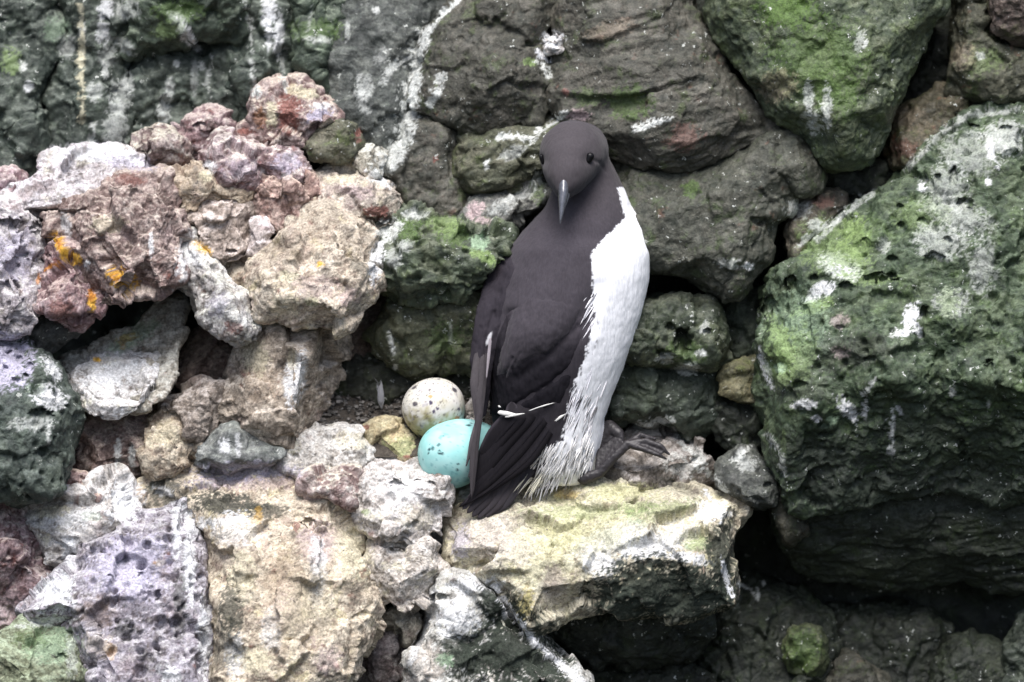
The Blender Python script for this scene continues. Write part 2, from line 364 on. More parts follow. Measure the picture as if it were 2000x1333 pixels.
NSEED = [0]
def rock(label, outline, z, H, T, st, tilt=(0, 0), pts=None, name='rock', cat='rock', group='rocks heaped on the cliff ledge', vox=None, strata=None, amp=1.0, rel=2, jit=.2, round_=None, pit=1.0, tint=None, spacing=None, cuts=(), fac=None, dil=None):
    NSEED[0] += 1; seed = NSEED[0]; mt = ST[st]['mat']
    if round_ is None: round_ = .30 if mt == 'pale' else .34
    if dil is None: dil = dict(pale=6, dark=4, wall=5)[mt]
    if vox is None: vox = dict(pale=2.9, dark=3.3, wall=3.8)[mt]
    if isinstance(outline, str):
        a = [float(v) for v in outline.replace(',', ' ').split()]; outline = list(zip(a[0::2], a[1::2]))
    if dil: # neighbours grow into each other
        P_ = np.array(outline, float); A_ = np.roll(P_, 1, 0); B_ = np.roll(P_, -1, 0); tv = B_ - A_; nv = np.stack([tv[:, 1], -tv[:, 0]], 1); nv /= np.linalg.norm(nv, axis=1)[:, None] + 1e-6
        sg = np.sign(np.dot(P_[:, 0], np.roll(P_[:, 1], -1)) - np.dot(P_[:, 1], np.roll(P_[:, 0], -1))); outline = P_ + nv * dil * sg
    if mt == 'pale' and spacing is None:
        P_ = np.array(outline, float); spacing = 46 if pts else max(36, math.sqrt(np.prod(P_.max(0) - P_.min(0))) / 3.4); jit *= 1.5
    V, F = solid(outline, z, H, T, tilt, pts, seed * 13 + 5, spacing, jit, round_)
    co, lp, stt = remesh(V, F, vox)
    co = relax(co, lp, 1 if mt == 'pale' else rel)
    if mt == 'pale' and not pts:      # broken planes
        rr = random.Random(seed * 3 + 1); c0 = co.mean(0)
        for k in range(5):
            nn = np.array([rr.uniform(-1, 1), rr.uniform(-.5, 1.1), rr.uniform(.5, 1)]); nn /= np.linalg.norm(nn)
            dd = (co - c0) @ nn; dd = dd - np.percentile(dd[::7], rr.uniform(84, 95)); co = (co - np.maximum(dd, 0)[:, None] * nn * .9).astype(np.float32)
    for nx, ny, nz, off in cuts:      # flat break faces
        nn = np.array([nx, ny, nz]); nn = nn / np.linalg.norm(nn); c0 = co.mean(0)
        dd = (co - c0) @ nn - off; co = co - np.maximum(dd, 0)[:, None] * nn * .92
    n = normals(co, lp, stt)
    s = ST[st]; A = s['amp']; ps = co.copy()
    if strata is not None:
        a = math.radians(strata); dv = np.array([math.cos(a), math.sin(a), 0], np.float32); al = ps @ dv
        ps = ps - np.outer(al, dv) * .68
    q = ps + 7 * np.stack([fbm(ps, 40, 2, .5, seed + 20), fbm(ps, 40, 2, .5, seed + 21), fbm(ps, 40, 2, .5, seed + 22)], 1)
    h = fbm(q, 62, 3, .5, seed) * A[0] + fbm(q, 21, 3, .55, seed + 4, ridge=True) * A[1] * sstep(-.4, .4, fbm(ps, 55, 2, .5, seed + 52)) * 1.3 + fbm(q, 8.5, 3, .65, seed + 8) * A[2]
    wd, wid = worley(q, 30, seed); h = h + (np.where(wid > .5, 1, -1) * sstep(.15, .45, wd) + (wd - .5) * 2) * A[1] * .28
    wp = q + 5 * fbm(ps, 13, 2, .6, seed + 50)[:, None]
    f1, i1 = facet(wp, 86, seed); f2, i2 = facet(wp, 27, seed + 3)
    if fac is None: fac = dict(pale=.85, dark=.5, wall=.8)[s['mat']]
    h = (h + f1 * .34 * fac + f2 * (.24 if mt == 'pale' else .36) * fac * sstep(-.35, .25, fbm(ps, 70, 2, .5, seed + 51))) * amp
    if s['pit'] and pit:
        sz, dp, sh = s['pit']; gt = fbm(co, 50, 2, .5, seed + 30)
        for k, f in ((sz, 1.0), (sz * 1.9, 1.5)):
            d, hid = worley(co + fbm(co, 12, 2, .5, seed + 31)[:, None] * 2.5, k, seed + 40)
            rad = .10 + .28 * ((hid * 7.3) % 1)
            h = h - sstep(0, .14, rad - d + .05) * dp * f * pit * (hid < sh + .35 * gt)
    co = relax((co + n * h[:, None]).astype(np.float32), lp, 1, .45)
    co = dig(co, normals(co, lp, stt)).astype(np.float32)
    n = normals(co, lp, stt)
    col = colour(co, n, st, seed * 3, tint=tint) * (1 + .22 * (i1 - .5) + .20 * (i2 - .5))[:, None]
    pw = world(np.stack([co[:, 0], -co[:, 1], -co[:, 2]], 1)); org = pw.mean(0)
    me = make_mesh(name, pw - org, lp, stt); set_col(me, col)
    o = link(name, me, MAT[s['mat']], None, label, cat, group); o.location = org
    return o
holes('''1805 612 8 15 30;1500 600 18 20 26;1720 545 32 11 28;1545 555 12 16 24;1652 562 14 11 22;1850 470 9 7 18;1590 545 9 7 16;1932 715 7 13 22;1700 702 12 5 14;1562 752 16 7 18;1826 508 20 13 14;1885 400 15 13 26;1862 345 8 16 24;1832 350 6 10 18;1902 250 11 6 16;1966 252 14 7 18;1758 405 7 7 14;1800 432 8 6 14;1742 508 10 8 18;1760 440 7 7 14;1690 470 7 6 12;1640 640 8 4 10;1610 850 14 6 16;1720 770 14 5 14;1880 880 9 20 20;
1333 668 16 25 40;1310 640 9 8 18;1382 650 8 8 18;1290 690 8 6 14;775 945 12 8 22;843 946 8 6 16;815 940 7 4 12;865 905 8 4 10;857 1168 18 8 26;602 1022 13 9 20;775 1076 15 6 16;308 1165 6 13 20;275 1125 5 6 12;245 1095 6 8 14;215 1125 5 4 10;290 1060 5 4 10;20 440 20 12 22;72 450 12 15 24;18 560 18 12 18;35 520 5 5 10;50 500 5 4 10;95 500 6 4 8;
390 245 14 6 16;310 965 10 8 14;80 810 22 10 20;20 690 5 5 12;38 702 6 6 12;60 715 5 6 10;30 745 8 7 14;50 735 5 5 12;10 720 5 5 12;1500 950 8 8 14;905 990 6 5 10;1065 1152 6 4 12;1180 1080 6 3 8;745 435 26 12 20;450 492 12 4 16;120 1285 10 8 12;355 570 5 7 12;1160 250 1 1 0''')
# ---------------------------------------------------------------- stains; k patches low on the right boulder paint its underside shade
spots('''
g 205 20 18 22 0 .9;g 200 65 15 25 0 .6;g 365 70 14 40 -35 .95;g 345 35 22 12 20 .8;g 525 20 16 50 0 .9;g 545 70 13 45 0 .8;g 525 60 9 40 0 .8;n 20 120 25 30 0 .8;m 350 20 60 25 0 .9;n 330 60 35 18 0 .7;m 620 60 60 25 0 .8;w 620 78 30 10 0 .7;
w 235 190 28 40 0 .45;w 225 250 25 60 0 .5;w 185 180 18 20 0 .6;w 250 165 12 25 0 .6;w 45 130 8 12 0 .9;g 55 170 10 12 0 .9;w 205 140 10 20 0 .8;w 320 215 14 35 0 .7;w 330 175 12 25 0 .6;w 160 70 8 50 0 .8;c 160 100 7 60 0 .8;w 245 90 30 14 40 .6;w 210 110 20 30 0 .4;
a 110 60 30 30 0 .5;w 130 90 20 26 0 .5;w 250 20 26 25 0 .55;w 500 180 12 14 0 .9;w 380 150 9 40 0 .4;w 395 130 7 9 0 .9;w 345 125 7 7 0 1;
w 715 170 18 30 0 .35;w 745 110 14 22 30 .25;w 700 185 22 10 0 .4;w 735 20 8 8 0 .8;w 770 130 30 10 -40 .4;w 678 60 6 30 0 .5;
g 1130 395 1 1 0 0;w 1275 243 40 7 -18 .9;g 1080 80 24 20 0 .95;g 1060 110 20 10 40 .95;n 1035 122 18 10 0 .8;
m 1540 20 70 45 0 .95;m 1600 120 110 100 0 .6;m 1630 180 60 60 0 .55;w 1580 190 12 40 0 .6;w 1615 210 12 50 0 .6;w 1590 240 16 25 0 .6;w 1570 225 8 10 0 .5;w 1680 80 12 25 20 .4;w 1690 85 5 14 20 .7;
t 1520 170 45 35 -20 .35;r 1340 270 40 30 0 .35;m 1350 370 22 18 0 .75;m 1230 200 50 40 0 .6;m 1150 190 40 20 0 .5;t 1190 60 60 20 -15 .3;p 1130 225 30 12 0 .8;r 1105 180 8 8 0 .7;
w 950 320 8 12 0 .9;w 1000 300 30 14 -25 .5;n 1050 370 16 30 0 .5;w 1050 350 12 20 0 .7;p 930 410 18 22 30 .9;p 945 432 18 8 0 .8;w 985 400 40 18 -30 .55;w 1020 380 40 12 -20 .5;r 850 310 8 8 0 .8;
r 700 265 9 14 0 .9;m 890 460 40 25 0 .7;n 870 440 50 20 10 .7;n 945 500 45 12 25 .9;a 935 475 22 18 0 .9;m 790 450 40 30 0 .8;g 735 510 16 50 10 .9;w 760 450 30 25 -30 .9;w 810 420 30 12 0 .7;w 790 480 20 14 0 .5;w 770 505 20 20 0 .5;
w 765 670 6 24 -10 .9;w 772 715 5 8 0 .9;w 880 650 6 30 0 .4;m 870 660 40 40 0 .35;
y 118 480 12 28 -20 1;o 115 475 6 18 -10 .9;y 140 505 22 14 20 .9;o 100 520 18 5 -30 .9;y 240 545 34 22 25 .95;o 225 540 12 14 0 .6;y 180 590 10 20 0 .9;o 178 575 9 14 0 .9;y 390 485 28 12 25 .9;o 75 545 5 14 10 .7;y 625 515 9 8 0 .9;c 560 540 24 12 0 .6;y 250 660 26 8 -10 .8;o 240 672 8 12 0 .8;y 190 703 10 6 0 1;
g 170 515 8 10 0 .9;g 375 500 26 30 0 .7;l 1870 0 1 1 0 0;l 30 500 40 70 0 .5;g 130 440 10 30 -10 .5;c 210 440 40 20 0 .4;g 295 480 5 30 0 .7;r 120 600 30 30 0 .5;
p 570 210 34 30 0 .3;r 565 215 26 50 0 .9;l 625 225 30 16 -20 .75;g 628 208 24 8 0 .6;c 590 180 34 14 10 .7;c 530 225 14 30 0 .7;o 508 230 14 22 0 .35;r 478 258 20 8 0 .9;
l 250 315 60 20 10 .5;g 180 305 40 12 0 .7;g 560 345 10 8 0 .3;g 410 325 12 16 -30 .8;c 400 345 16 14 0 .6;l 560 320 34 20 0 .5;l 470 330 40 20 0 .25;r 250 350 40 16 0 .5;g 410 425 8 8 0 .3;
p 620 560 50 26 0 .35;p 680 580 26 20 0 .4;c 560 600 40 24 0 .35;n 610 590 16 10 0 .3;d 700 520 22 16 30 .6;d 620 500 8 8 0 .6;t 580 480 60 40 0 .35;g 740 350 34 12 30 .8;r 735 415 34 16 0 .9;p 700 375 40 14 10 .6;c 665 350 34 12 0 .5;
a 260 660 60 20 -30 .5;g 220 735 60 26 -15 .75;g 350 590 22 30 20 .5;d 150 680 30 12 0 .5;g 480 620 20 20 0 .3;r 455 640 20 14 0 .6;b 445 655 16 10 0 .4;l 425 595 22 26 20 .4;
l 10 705 62 58 0 .95;g 95 775 40 26 20 .8;w 60 830 50 16 0 .5;g 100 720 14 34 -35 .7;a 70 760 20 14 0 .4;w 95 850 5 25 0 .8;
g 575 740 22 60 10 .75;g 590 720 12 40 0 .5;c 570 700 10 25 0 .5;r 480 730 12 8 0 .7;t 510 740 40 50 0 .4;c 500 700 30 40 0 .4;
g 440 870 14 20 0 .8;g 465 870 6 25 0 .6;w 400 880 14 10 0 .4;w 230 880 8 30 0 .7;w 258 890 8 30 0 .7;c 320 850 40 30 0 .4;
l 440 940 90 14 -5 .6;l 620 900 1 1 0 0;p 490 940 110 20 0 .5;d 440 985 80 26 6 .9;d 320 962 46 30 0 .8;d 520 1000 50 16 -5 .7;l 480 920 120 20 0 .6;k 300 950 12 10 0 .6;d 500 990 30 12 0 .5;g 460 1040 60 30 0 .4;g 320 960 24 10 20 .5;
p 620 1060 44 50 0 .6;p 560 1180 30 60 10 .4;c 690 1080 40 60 0 .6;c 470 1130 30 60 0 .5;p 610 1240 40 50 20 .5;p 640 1290 30 30 0 .5;g 620 1120 20 90 0 .6;g 530 1230 22 50 0 .5;g 460 1280 22 50 0 .7;d 450 1190 26 60 0 .8;d 440 1260 30 60 0 .6;c 500 1290 40 30 0 .6;t 560 1120 50 60 0 .4;c 600 1200 60 90 0 .5;y 505 1010 10 20 0 .35;r 580 1030 10 14 20 .7;t 570 1170 70 110 0 .4;
l 250 1100 90 60 -20 .7;l 270 1150 60 30 0 .5;g 110 1160 40 50 30 .9;g 370 1100 14 100 0 .8;g 345 1040 10 60 0 .8;d 350 1180 14 80 0 .6;g 400 1240 14 90 0 .9;b 190 1200 40 40 0 .5;d 240 1230 30 24 0 .6;y 215 1270 14 20 0 .3;s 190 1260 30 30 0 .6;o 303 1100 5 5 0 .8;s 310 1100 14 8 0 .6;g 330 1320 30 20 30 .8;
g 240 980 40 50 30 .8;g 150 1010 60 20 -10 .7;g 135 1080 16 50 0 .8;c 100 1000 40 14 -10 .6;r 150 980 8 14 20 .5;a 180 1010 24 12 0 .3;
a 100 1260 60 40 0 .6;w 90 1215 60 8 -8 .7;w 140 1280 14 50 0 .4;m 60 1250 40 20 0 .4;
f 1180 1000 160 50 0 .28;f 1060 1080 90 90 20 .3;w 1200 1060 90 40 -20 .6;s 1000 1060 60 60 0 .5;y 1110 965 30 12 0 .3;f 1210 960 90 20 0 .5;f 1120 1040 120 40 0 .35;n 1130 1000 120 16 0 .3;n 1300 1000 80 24 -10 .4;d 1330 950 60 12 20 .5;g 1290 1060 90 34 -25 .85;g 1390 1000 40 24 0 .8;g 1180 1110 40 30 0 .7;n 1240 990 50 12 0 .4;n 1360 1060 30 18 0 .6;c 1320 1030 60 34 0 .5;g 1340 1090 60 14 10 .9;
s 940 1050 60 60 0 .6;l 900 1060 22 40 0 .5;n 1020 1190 26 40 20 .4;y 1020 1190 30 46 20 .2;s 1080 1150 30 50 0 .5;b 1080 1130 22 30 0 .4;g 915 960 20 20 0 .7;
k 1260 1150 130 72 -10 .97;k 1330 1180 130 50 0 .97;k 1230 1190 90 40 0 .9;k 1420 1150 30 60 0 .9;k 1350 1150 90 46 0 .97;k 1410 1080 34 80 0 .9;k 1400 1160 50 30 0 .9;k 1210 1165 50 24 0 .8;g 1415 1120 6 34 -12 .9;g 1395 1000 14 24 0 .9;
g 780 960 60 40 0 .5;s 740 960 20 40 0 .4;b 850 925 18 10 20 .8;c 810 1010 40 30 0 .3;d 705 875 8 14 0 .3;n 715 1000 12 6 0 .5;
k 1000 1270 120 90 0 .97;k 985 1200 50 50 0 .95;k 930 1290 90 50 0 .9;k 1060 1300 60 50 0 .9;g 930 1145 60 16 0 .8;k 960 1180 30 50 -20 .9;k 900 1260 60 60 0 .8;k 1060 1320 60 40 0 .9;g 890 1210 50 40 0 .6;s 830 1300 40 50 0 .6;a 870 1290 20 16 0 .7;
c 690 860 40 20 0 .4;n 780 870 40 22 0 .4;m 800 880 26 18 0 .25;r 715 835 7 7 0 .9;r 797 893 10 4 0 .9;
g 1640 520 50 26 25 .9;n 1670 450 34 34 0 .85;n 1660 500 50 40 0 .6;g 1600 570 34 16 -30 .85;n 1590 600 50 14 -20 .7;n 1700 545 60 16 0 .5;g 1780 620 18 34 15 .98;g 1760 650 20 10 0 .8;g 1795 650 7 12 0 .9;w 1870 420 80 34 20 .4;w 1900 300 70 50 0 .34;w 1850 370 46 60 0 .34;n 1800 420 60 40 0 .35;w 1960 270 50 40 0 .55;g 1935 300 10 14 0 .95;g 1800 365 10 12 0 .9;g 1930 355 8 8 0 .9;w 1840 470 60 40 0 .4;w 1920 520 30 60 0 .35;w 1860 590 40 30 0 .5;n 1855 590 26 30 0 .5;a 1560 640 70 90 -20 .35;n 1620 480 70 60 30 .5;n 1530 670 24 60 -25 .7;g 1495 720 10 50 -20 .9;n 1520 720 30 50 -30 .6;a 1525 720 14 12 0 .9;g 1570 790 28 12 0 .85;g 1595 818 12 10 0 .8;g 1655 800 14 40 -38 .85;a 1620 825 20 10 -30 .6;g 1742 840 6 34 8 .9;g 1740 883 11 8 0 .98;w 1690 800 5 22 0 .7;g 1755 800 6 14 -30 .8;w 1860 765 8 14 0 .6;w 1932 790 4 10 0 .8;d 1650 690 120 40 -10 .5;p 1640 628 20 16 0 .45;p 1640 690 20 14 0 .4;d 1560 760 70 40 0 .4;n 1530 880 6 40 0 .6;m 1700 450 30 40 0 .3;w 1725 480 14 20 0 .4;n 1560 690 40 60 10 .4;n 1760 750 1 1 0 0;
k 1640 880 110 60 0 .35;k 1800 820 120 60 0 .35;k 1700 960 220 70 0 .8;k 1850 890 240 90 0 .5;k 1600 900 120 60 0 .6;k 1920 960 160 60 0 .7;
w 1455 880 18 6 -30 .95;w 1440 895 20 8 -30 .7;w 1460 905 24 20 0 .4;w 1330 910 40 26 30 .4;w 1280 840 40 12 0 .4;s 1270 850 60 14 0 .4;w 1362 895 18 40 -30 .5;
w 1340 720 30 14 0 .7;w 1375 640 12 16 0 .5;m 1330 690 50 30 0 .5;w 1370 690 12 8 0 .8;w 1300 700 20 12 0 .6;w 1425 515 30 12 0 .5;g 1463 520 12 8 0 .9;w 1560 410 30 20 0 .4;w 1590 440 14 14 0 .6;r 1610 395 26 14 0 .4;
m 1570 1270 40 45 0 .5;m 1790 1250 1 1 0 0;w 1480 1160 4 14 0 .6;w 1492 1138 5 5 0 1;w 1530 1280 1 1 0 0;w 1893 1168 4 7 0 .9;
n 1920 120 40 30 0 .3;t 1880 110 30 30 0 .3;w 1915 110 12 8 20 .5;r 1765 290 34 20 0 .35;t 1770 230 40 30 0 .2
''')
lines('''
w 8 .9 895 0 855 35 832 70;w 14 .8 832 70 812 120 813 165 800 200;w 11 .85 862 150 855 180 838 205;w 20 .8 803 170 800 225 790 270 768 310 745 335;w 9 .4 815 100 770 130 745 165;w 7 .35 700 150 705 200 720 220;
c 5 .8 158 10 160 60 157 120 163 170 160 240;w 4 .7 480 0 490 60 494 150 505 185;w 5 .7 550 110 556 160 560 180;w 4 .6 415 110 405 160 410 200;w 5 .7 180 240 182 290;w 4 .5 610 10 600 60;
w 7 .9 975 268 1010 265 1040 275 1055 255 1075 243 1105 222;w 5 .8 1050 120 1070 135 1075 150;w 5 .9 1240 246 1275 238 1308 232;
w 6 .9 1745 655 1770 640 1785 600;g 5 .9 1410 1095 1420 1130 1432 1165;g 8 .9 960 1130 1000 1200 1060 1270 1140 1335;g 5 .9 1380 960 1400 1000 1408 1020;w 4 .8 1445 1140 1480 1165;
g 14 .7 470 1010 380 1030 350 990;w 6 .6 1500 850 1530 900 1530 930;g 5 .6 1690 770 1690 810;w 7 .7 60 1215 100 1205 135 1215;
g 9 .7 925 1130 885 1190 870 1240;g 8 .6 850 1160 825 1240 800 1300;w 7 .7 1240 835 1290 822 1315 822;w 6 .6 1320 850 1380 920 1420 960;w 8 .55 1600 467 1650 415 1705 378;w 7 .5 1773 330 1836 262 1890 226 1990 215;g 5 .7 1930 285 1950 330;w 6 .6 1560 480 1600 450 1640 430;
w 6 .8 1740 800 1742 850 1740 880;w 5 .7 1710 740 1690 770;n 5 .7 1640 790 1640 770;g 12 .6 110 300 200 290 260 310;g 10 .5 372 460 350 500 360 540
''')
# ---------------------------------------------------------------- the rocks: label, outline, depth, swell, thickness, style
far = 'dark boulders of the rock wall behind the bird'
R = rock
# upper left wall, out of focus
F = dict(group=far, name='boulder', cat='boulder')
R('mossy dark boulder in the top left corner with green patches', '-40 -60 150 -60 158 60 132 130 108 160 98 205 118 250 90 330 40 390 -60 400', 190, 60, 260, 'wall', tilt=(0, .25), **F)
R('dark boulder with white and cream streaks running down beside the top left corner boulder', '138 -60 300 -60 305 40 262 95 240 130 255 250 245 320 180 350 90 350 112 240 100 200 130 130', 165, 45, 260, 'wall', tilt=(0, .2), **F)
R('green capped overhanging boulder with a curved white streak along the top edge', '262 -60 420 -60 500 -40 470 70 395 80 345 85 300 110 250 115 232 60', 150, 60, 200, 'wall', tilt=(0, -.15), tint=(1.2, 1.25, 1.1), **F)
R('broad dark streaked boulder behind the reddish stones', '250 118 300 108 345 84 395 78 480 60 510 120 510 200 420 300 240 320 232 180', 190, 50, 260, 'wall', tilt=(0, .15), **F)
R('dark boulder with thick white droppings poured down its face', '440 -60 580 -60 588 90 600 160 560 240 480 240 452 130', 175, 45, 240, 'wall', tilt=(0, .2), **F)
R('small mossy topped boulder above the red and cream stone', '560 -60 680 -60 668 10 650 90 640 150 650 200 610 200 578 110', 160, 45, 220, 'wall', tilt=(0, .2), tint=(1.3, 1.35, 1.2), **F)
R('smooth grey slab leaning left of the white streaked ridge', '668 -60 915 -60 872 28 838 62 822 100 812 170 792 230 782 276 755 300 700 290 668 250 638 190 640 90', 140, 34, 260, 'slate', tilt=(.1, .2), amp=.8, tint=(.9, .93, .88), pit=.4, **F)
# centre back
R('squarish dark brown boulder behind and left of the head', '826 70 868 26 912 -60 1100 -60 1078 30 1062 66 1050 84 1062 120 1074 140 1072 215 1055 232 965 246 898 262 846 226 808 208 808 165 826 108', 95, 70, 260, 'umber', tilt=(-.1, .2), pts=[(960, 140, 85), (850, 130, 40), (1030, 60, 50), (1020, 180, 55), (900, 200, 48), (940, 50, 45)], **F)
R('small pale stone wedged in the crack above the head', '1049 84 1063 63 1088 60 1102 78 1098 96 1060 102', 60, 20, 60, 'white', **F)
R('knobbly mossy boulder just left of the head', '890 264 930 242 1021 238 1070 231 1105 215 1152 245 1160 330 1100 345 1049 343 1018 370 948 388 916 378 895 343 892 308', 70, 50, 180, 'dark', tilt=(0, .25), strata=20, amp=1.25, tint=(1.15, 1.15, 1.05), **F)
R('grey crusted rock with a pink tip beside the neck', '899 430 914 386 948 388 1018 366 1049 338 1100 350 1100 410 1063 405 1000 436 965 450 916 448', 62, 36, 160, 'slate', tilt=(0, .5), amp=1.2, tint=(1.7, 1.6, 1.5), **F)
R('tall dark rock with a dried white trail down its left edge', '811 205 850 228 897 260 893 315 915 375 905 415 893 436 846 430 818 408 790 387 765 362 728 348 738 320 780 273 790 228', 82, 44, 200, 'umber', tilt=(0, .3), pts=[(800, 260, 46), (770, 330, 46), (860, 300, 40), (860, 400, 25)], **F)
R('huge brown boulder with a reddish flank behind the head', '1090 70 1074 42 1102 -60 1352 -60 1352 0 1366 49 1391 81 1415 116 1430 154 1475 200 1523 245 1460 282 1412 303 1352 328 1300 334 1230 310 1160 290 1090 250 1066 196 1070 140', 85, 80, 300, 'umber', tilt=(0, .18), pts=[(1300, 80, 70), (1200, 100, 78), (1380, 180, 70), (1450, 230, 40), (1300, 230, 92), (1200, 210, 60), (1110, 120, 40), (1350, 290, 60)], strata=10, fac=.32, **F)
R('big wedge shaped boulder green with moss at the top right', '1378 -60 1850 -60 1846 17 1808 60 1806 90 1769 156 1752 198 1731 254 1711 303 1676 324 1643 330 1610 326 1578 268 1517 240 1482 191 1452 142 1407 90 1384 50', 60, 110, 320, 'moss', tilt=(-.05, .12), pts=[(1560, 40, 90), (1560, 150, 100), (1640, 230, 105), (1650, 300, 60), (1700, 100, 110), (1470, 90, 60), (1770, 60, 60), (1540, 210, 60)], tint=(1.1, 1.08, 1.0), pit=.6, amp=.9, fac=.32, **F)
R('rounded dark brown slab to the right of the neck', '1180 300 1300 334 1352 330 1412 305 1458 284 1521 247 1547 259 1583 272 1607 315 1610 350 1601 373 1560 380 1550 412 1512 433 1507 480 1500 510 1475 542 1447 577 1412 582 1388 565 1346 537 1290 530 1220 540 1180 450', 55, 75, 240, 'umber', tilt=(-.05, .2), pts=[(1400, 380, 85), (1520, 330, 66), (1300, 420, 80), (1450, 480, 78), (1400, 550, 40), (1260, 360, 55)], tint=(.92, .98, .95), fac=.32, **F)
R('brown mossy boulder at the upper right edge below the corner stone', '1862 -60 1945 -60 1935 40 1950 80 2060 95 2060 190 1980 205 1920 205 1852 182 1850 150 1858 100 1864 50', 110, 55, 220, 'umber', tilt=(0, .1), tint=(.9, .95, .8), **F)
R('purplish brown stone in the top right corner', '1932 -60 2060 -60 2060 78 1985 82 1945 66 1934 30', 60, 40, 150, 'umber', tilt=(0, -.2), tint=(1.25, 1.0, 1.05), **F)
R('reddish brown rounded stone on top of the right boulder', '1745 245 1775 205 1830 182 1862 180 1930 206 1945 225 1900 290 1800 345 1745 325 1738 280', 105, 40, 160, 'umber', tilt=(0, .3), tint=(1.1, 1.0, .8), **F)
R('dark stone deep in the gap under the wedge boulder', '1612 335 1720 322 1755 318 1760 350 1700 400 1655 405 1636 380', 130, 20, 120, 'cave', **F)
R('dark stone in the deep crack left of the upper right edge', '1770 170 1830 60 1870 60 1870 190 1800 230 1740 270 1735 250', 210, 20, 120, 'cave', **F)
R('small grey stone with a rusty cap beside the top of the right boulder', '1555 400 1572 380 1615 374 1648 384 1654 402 1625 440 1585 475 1552 515 1540 480 1545 430', 70, 30, 150, 'umber', tilt=(0, .3), tint=(1.2, 1.1, 1.05), **F)
# the big right boulder
R('huge pitted green boulder with white splashes filling the right side', '1601 467 1650 413 1703 378 1773 329 1836 259 1888 222 1935 206 2070 205 2070 960 1960 985 1860 960 1760 975 1640 1000 1570 1012 1530 975 1497 905 1489 846 1480 800 1468 762 1486 690 1478 645 1489 573 1510 531 1545 503', 25, 190, 420, 'moss', tilt=(.06, .10),
  pts=[(1700, 430, 70), (1850, 310, 55), (1980, 260, 55), (1660, 500, 90), (1600, 600, 120), (1760, 540, 150), (1930, 470, 150), (1550, 720, 130), (1700, 660, 195), (1860, 640, 205), (2000, 620, 205), (1600, 790, 150), (1740, 740, 215), (1880, 740, 215), (2000, 760, 205), (1600, 880, 70), (1740, 850, 105), (1560, 950, 20), (1700, 950, 10), (1880, 850, 100), (1950, 920, 30), (1850, 930, 10)],
  name='boulder', cat='boulder', group=far, amp=1.15, pit=1.5, jit=.06, spacing=70, tint=(.92, 1.03, .88), round_=.25, dil=0)
R('dark ledge of rock running under the big right boulder', '1497 950 1540 985 1640 985 1760 960 1900 950 2070 960 2070 1150 1980 1165 1880 1130 1760 1145 1650 1130 1560 1110 1525 1060', 95, 40, 260, 'cave', tilt=(0, -.5), tint=(1.15, 1.2, 1.05), strata=5, **F)
R('brown edged dark rib below the left foot of the big right boulder', '1505 930 1525 925 1560 1000 1575 1040 1545 1060 1520 1010', 20, 14, 90, 'umber', tint=(.6, .6, .5), **F)
# right of the bird
R('knobbly green stone right of the white breast with two dark holes', '1190 620 1225 598 1290 580 1350 577 1384 586 1404 608 1414 643 1416 700 1390 722 1356 722 1300 712 1215 700 1190 680', 45, 55, 170, 'moss', tilt=(0, .15), pit=1.8, tint=(.95, .9, .9), **F)
R('dark stone below the knobbly green stone', '1170 720 1215 700 1300 712 1390 722 1412 775 1402 840 1352 860 1290 825 1240 822 1180 830', 80, 40, 150, 'algae', tilt=(0, -.1), **F)
R('triangular olive stone wedged beside the right boulder', '1402 768 1408 742 1420 718 1480 692 1490 720 1470 765 1480 786 1452 784', 40, 18, 100, 'dark', tilt=(0, .3), tint=(1.3, 1.2, .9), **F)
R('black shaded stone under the triangular olive stone', '1392 778 1450 786 1482 800 1492 870 1500 905 1470 885 1440 890 1400 860', 70, 20, 120, 'cave', **F)
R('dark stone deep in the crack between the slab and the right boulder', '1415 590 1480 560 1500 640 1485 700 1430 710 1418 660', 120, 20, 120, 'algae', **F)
# ledge under the bird
LG = 'rocks heaped on the cliff ledge'
R('grey angular rock under the outstretched foot', '1110 900 1160 850 1205 838 1250 820 1314 817 1353 853 1388 888 1412 925 1402 965 1330 960 1230 950 1110 960', 10, 42, 160, 'grey', tilt=(0, .45), cuts=[(-.1, 1, .45, 28)], tint=(.62, .6, .58))
R('dark stone with a white crusted tip right of the foot', '1402 912 1430 890 1454 876 1470 878 1490 901 1512 929 1512 990 1482 990 1430 972 1400 950', 5, 30, 140, 'slate', tilt=(0, .3), tint=(.8, .8, .75))
R('large yellowish perch rock with a white front edge and dark green underside', '866 1050 862 1005 878 955 905 940 960 935 1080 930 1200 918 1300 930 1380 952 1454 978 1456 1002 1440 1050 1430 1097 1437 1146 1433 1176 1373 1194 1240 1200 1130 1192 1102 1194 1070 1215 1035 1240 1000 1190 985 1150 940 1120 890 1110 868 1085', -30, 90, 300, 'pale', tilt=(0, .55),
  pts=[(930, 985, 34), (1100, 980, 50), (1250, 970, 55), (1380, 990, 60), (950, 1070, 80), (1080, 1060, 95), (1200, 1060, 112), (1300, 1060, 118), (1400, 1040, 105), (1060, 1150, 85), (1120, 1140, 95), (1180, 1125, 100), (1340, 1098, 112), (1260, 1090, 118), (1300, 1150, 55), (1200, 1165, 60), (1390, 1150, 50), (1425, 1080, 80)], jit=.05, spacing=52, rel=2, amp=1.0, pit=.8, tint=(.98, 1.01, .90))
R('dark ledge rock in shadow directly beneath the perch rock', '1040 1215 1100 1185 1250 1185 1375 1180 1395 1240 1350 1292 1240 1300 1180 1300 1120 1265', 20, 40, 200, 'cave', tilt=(0, -.5), **F)
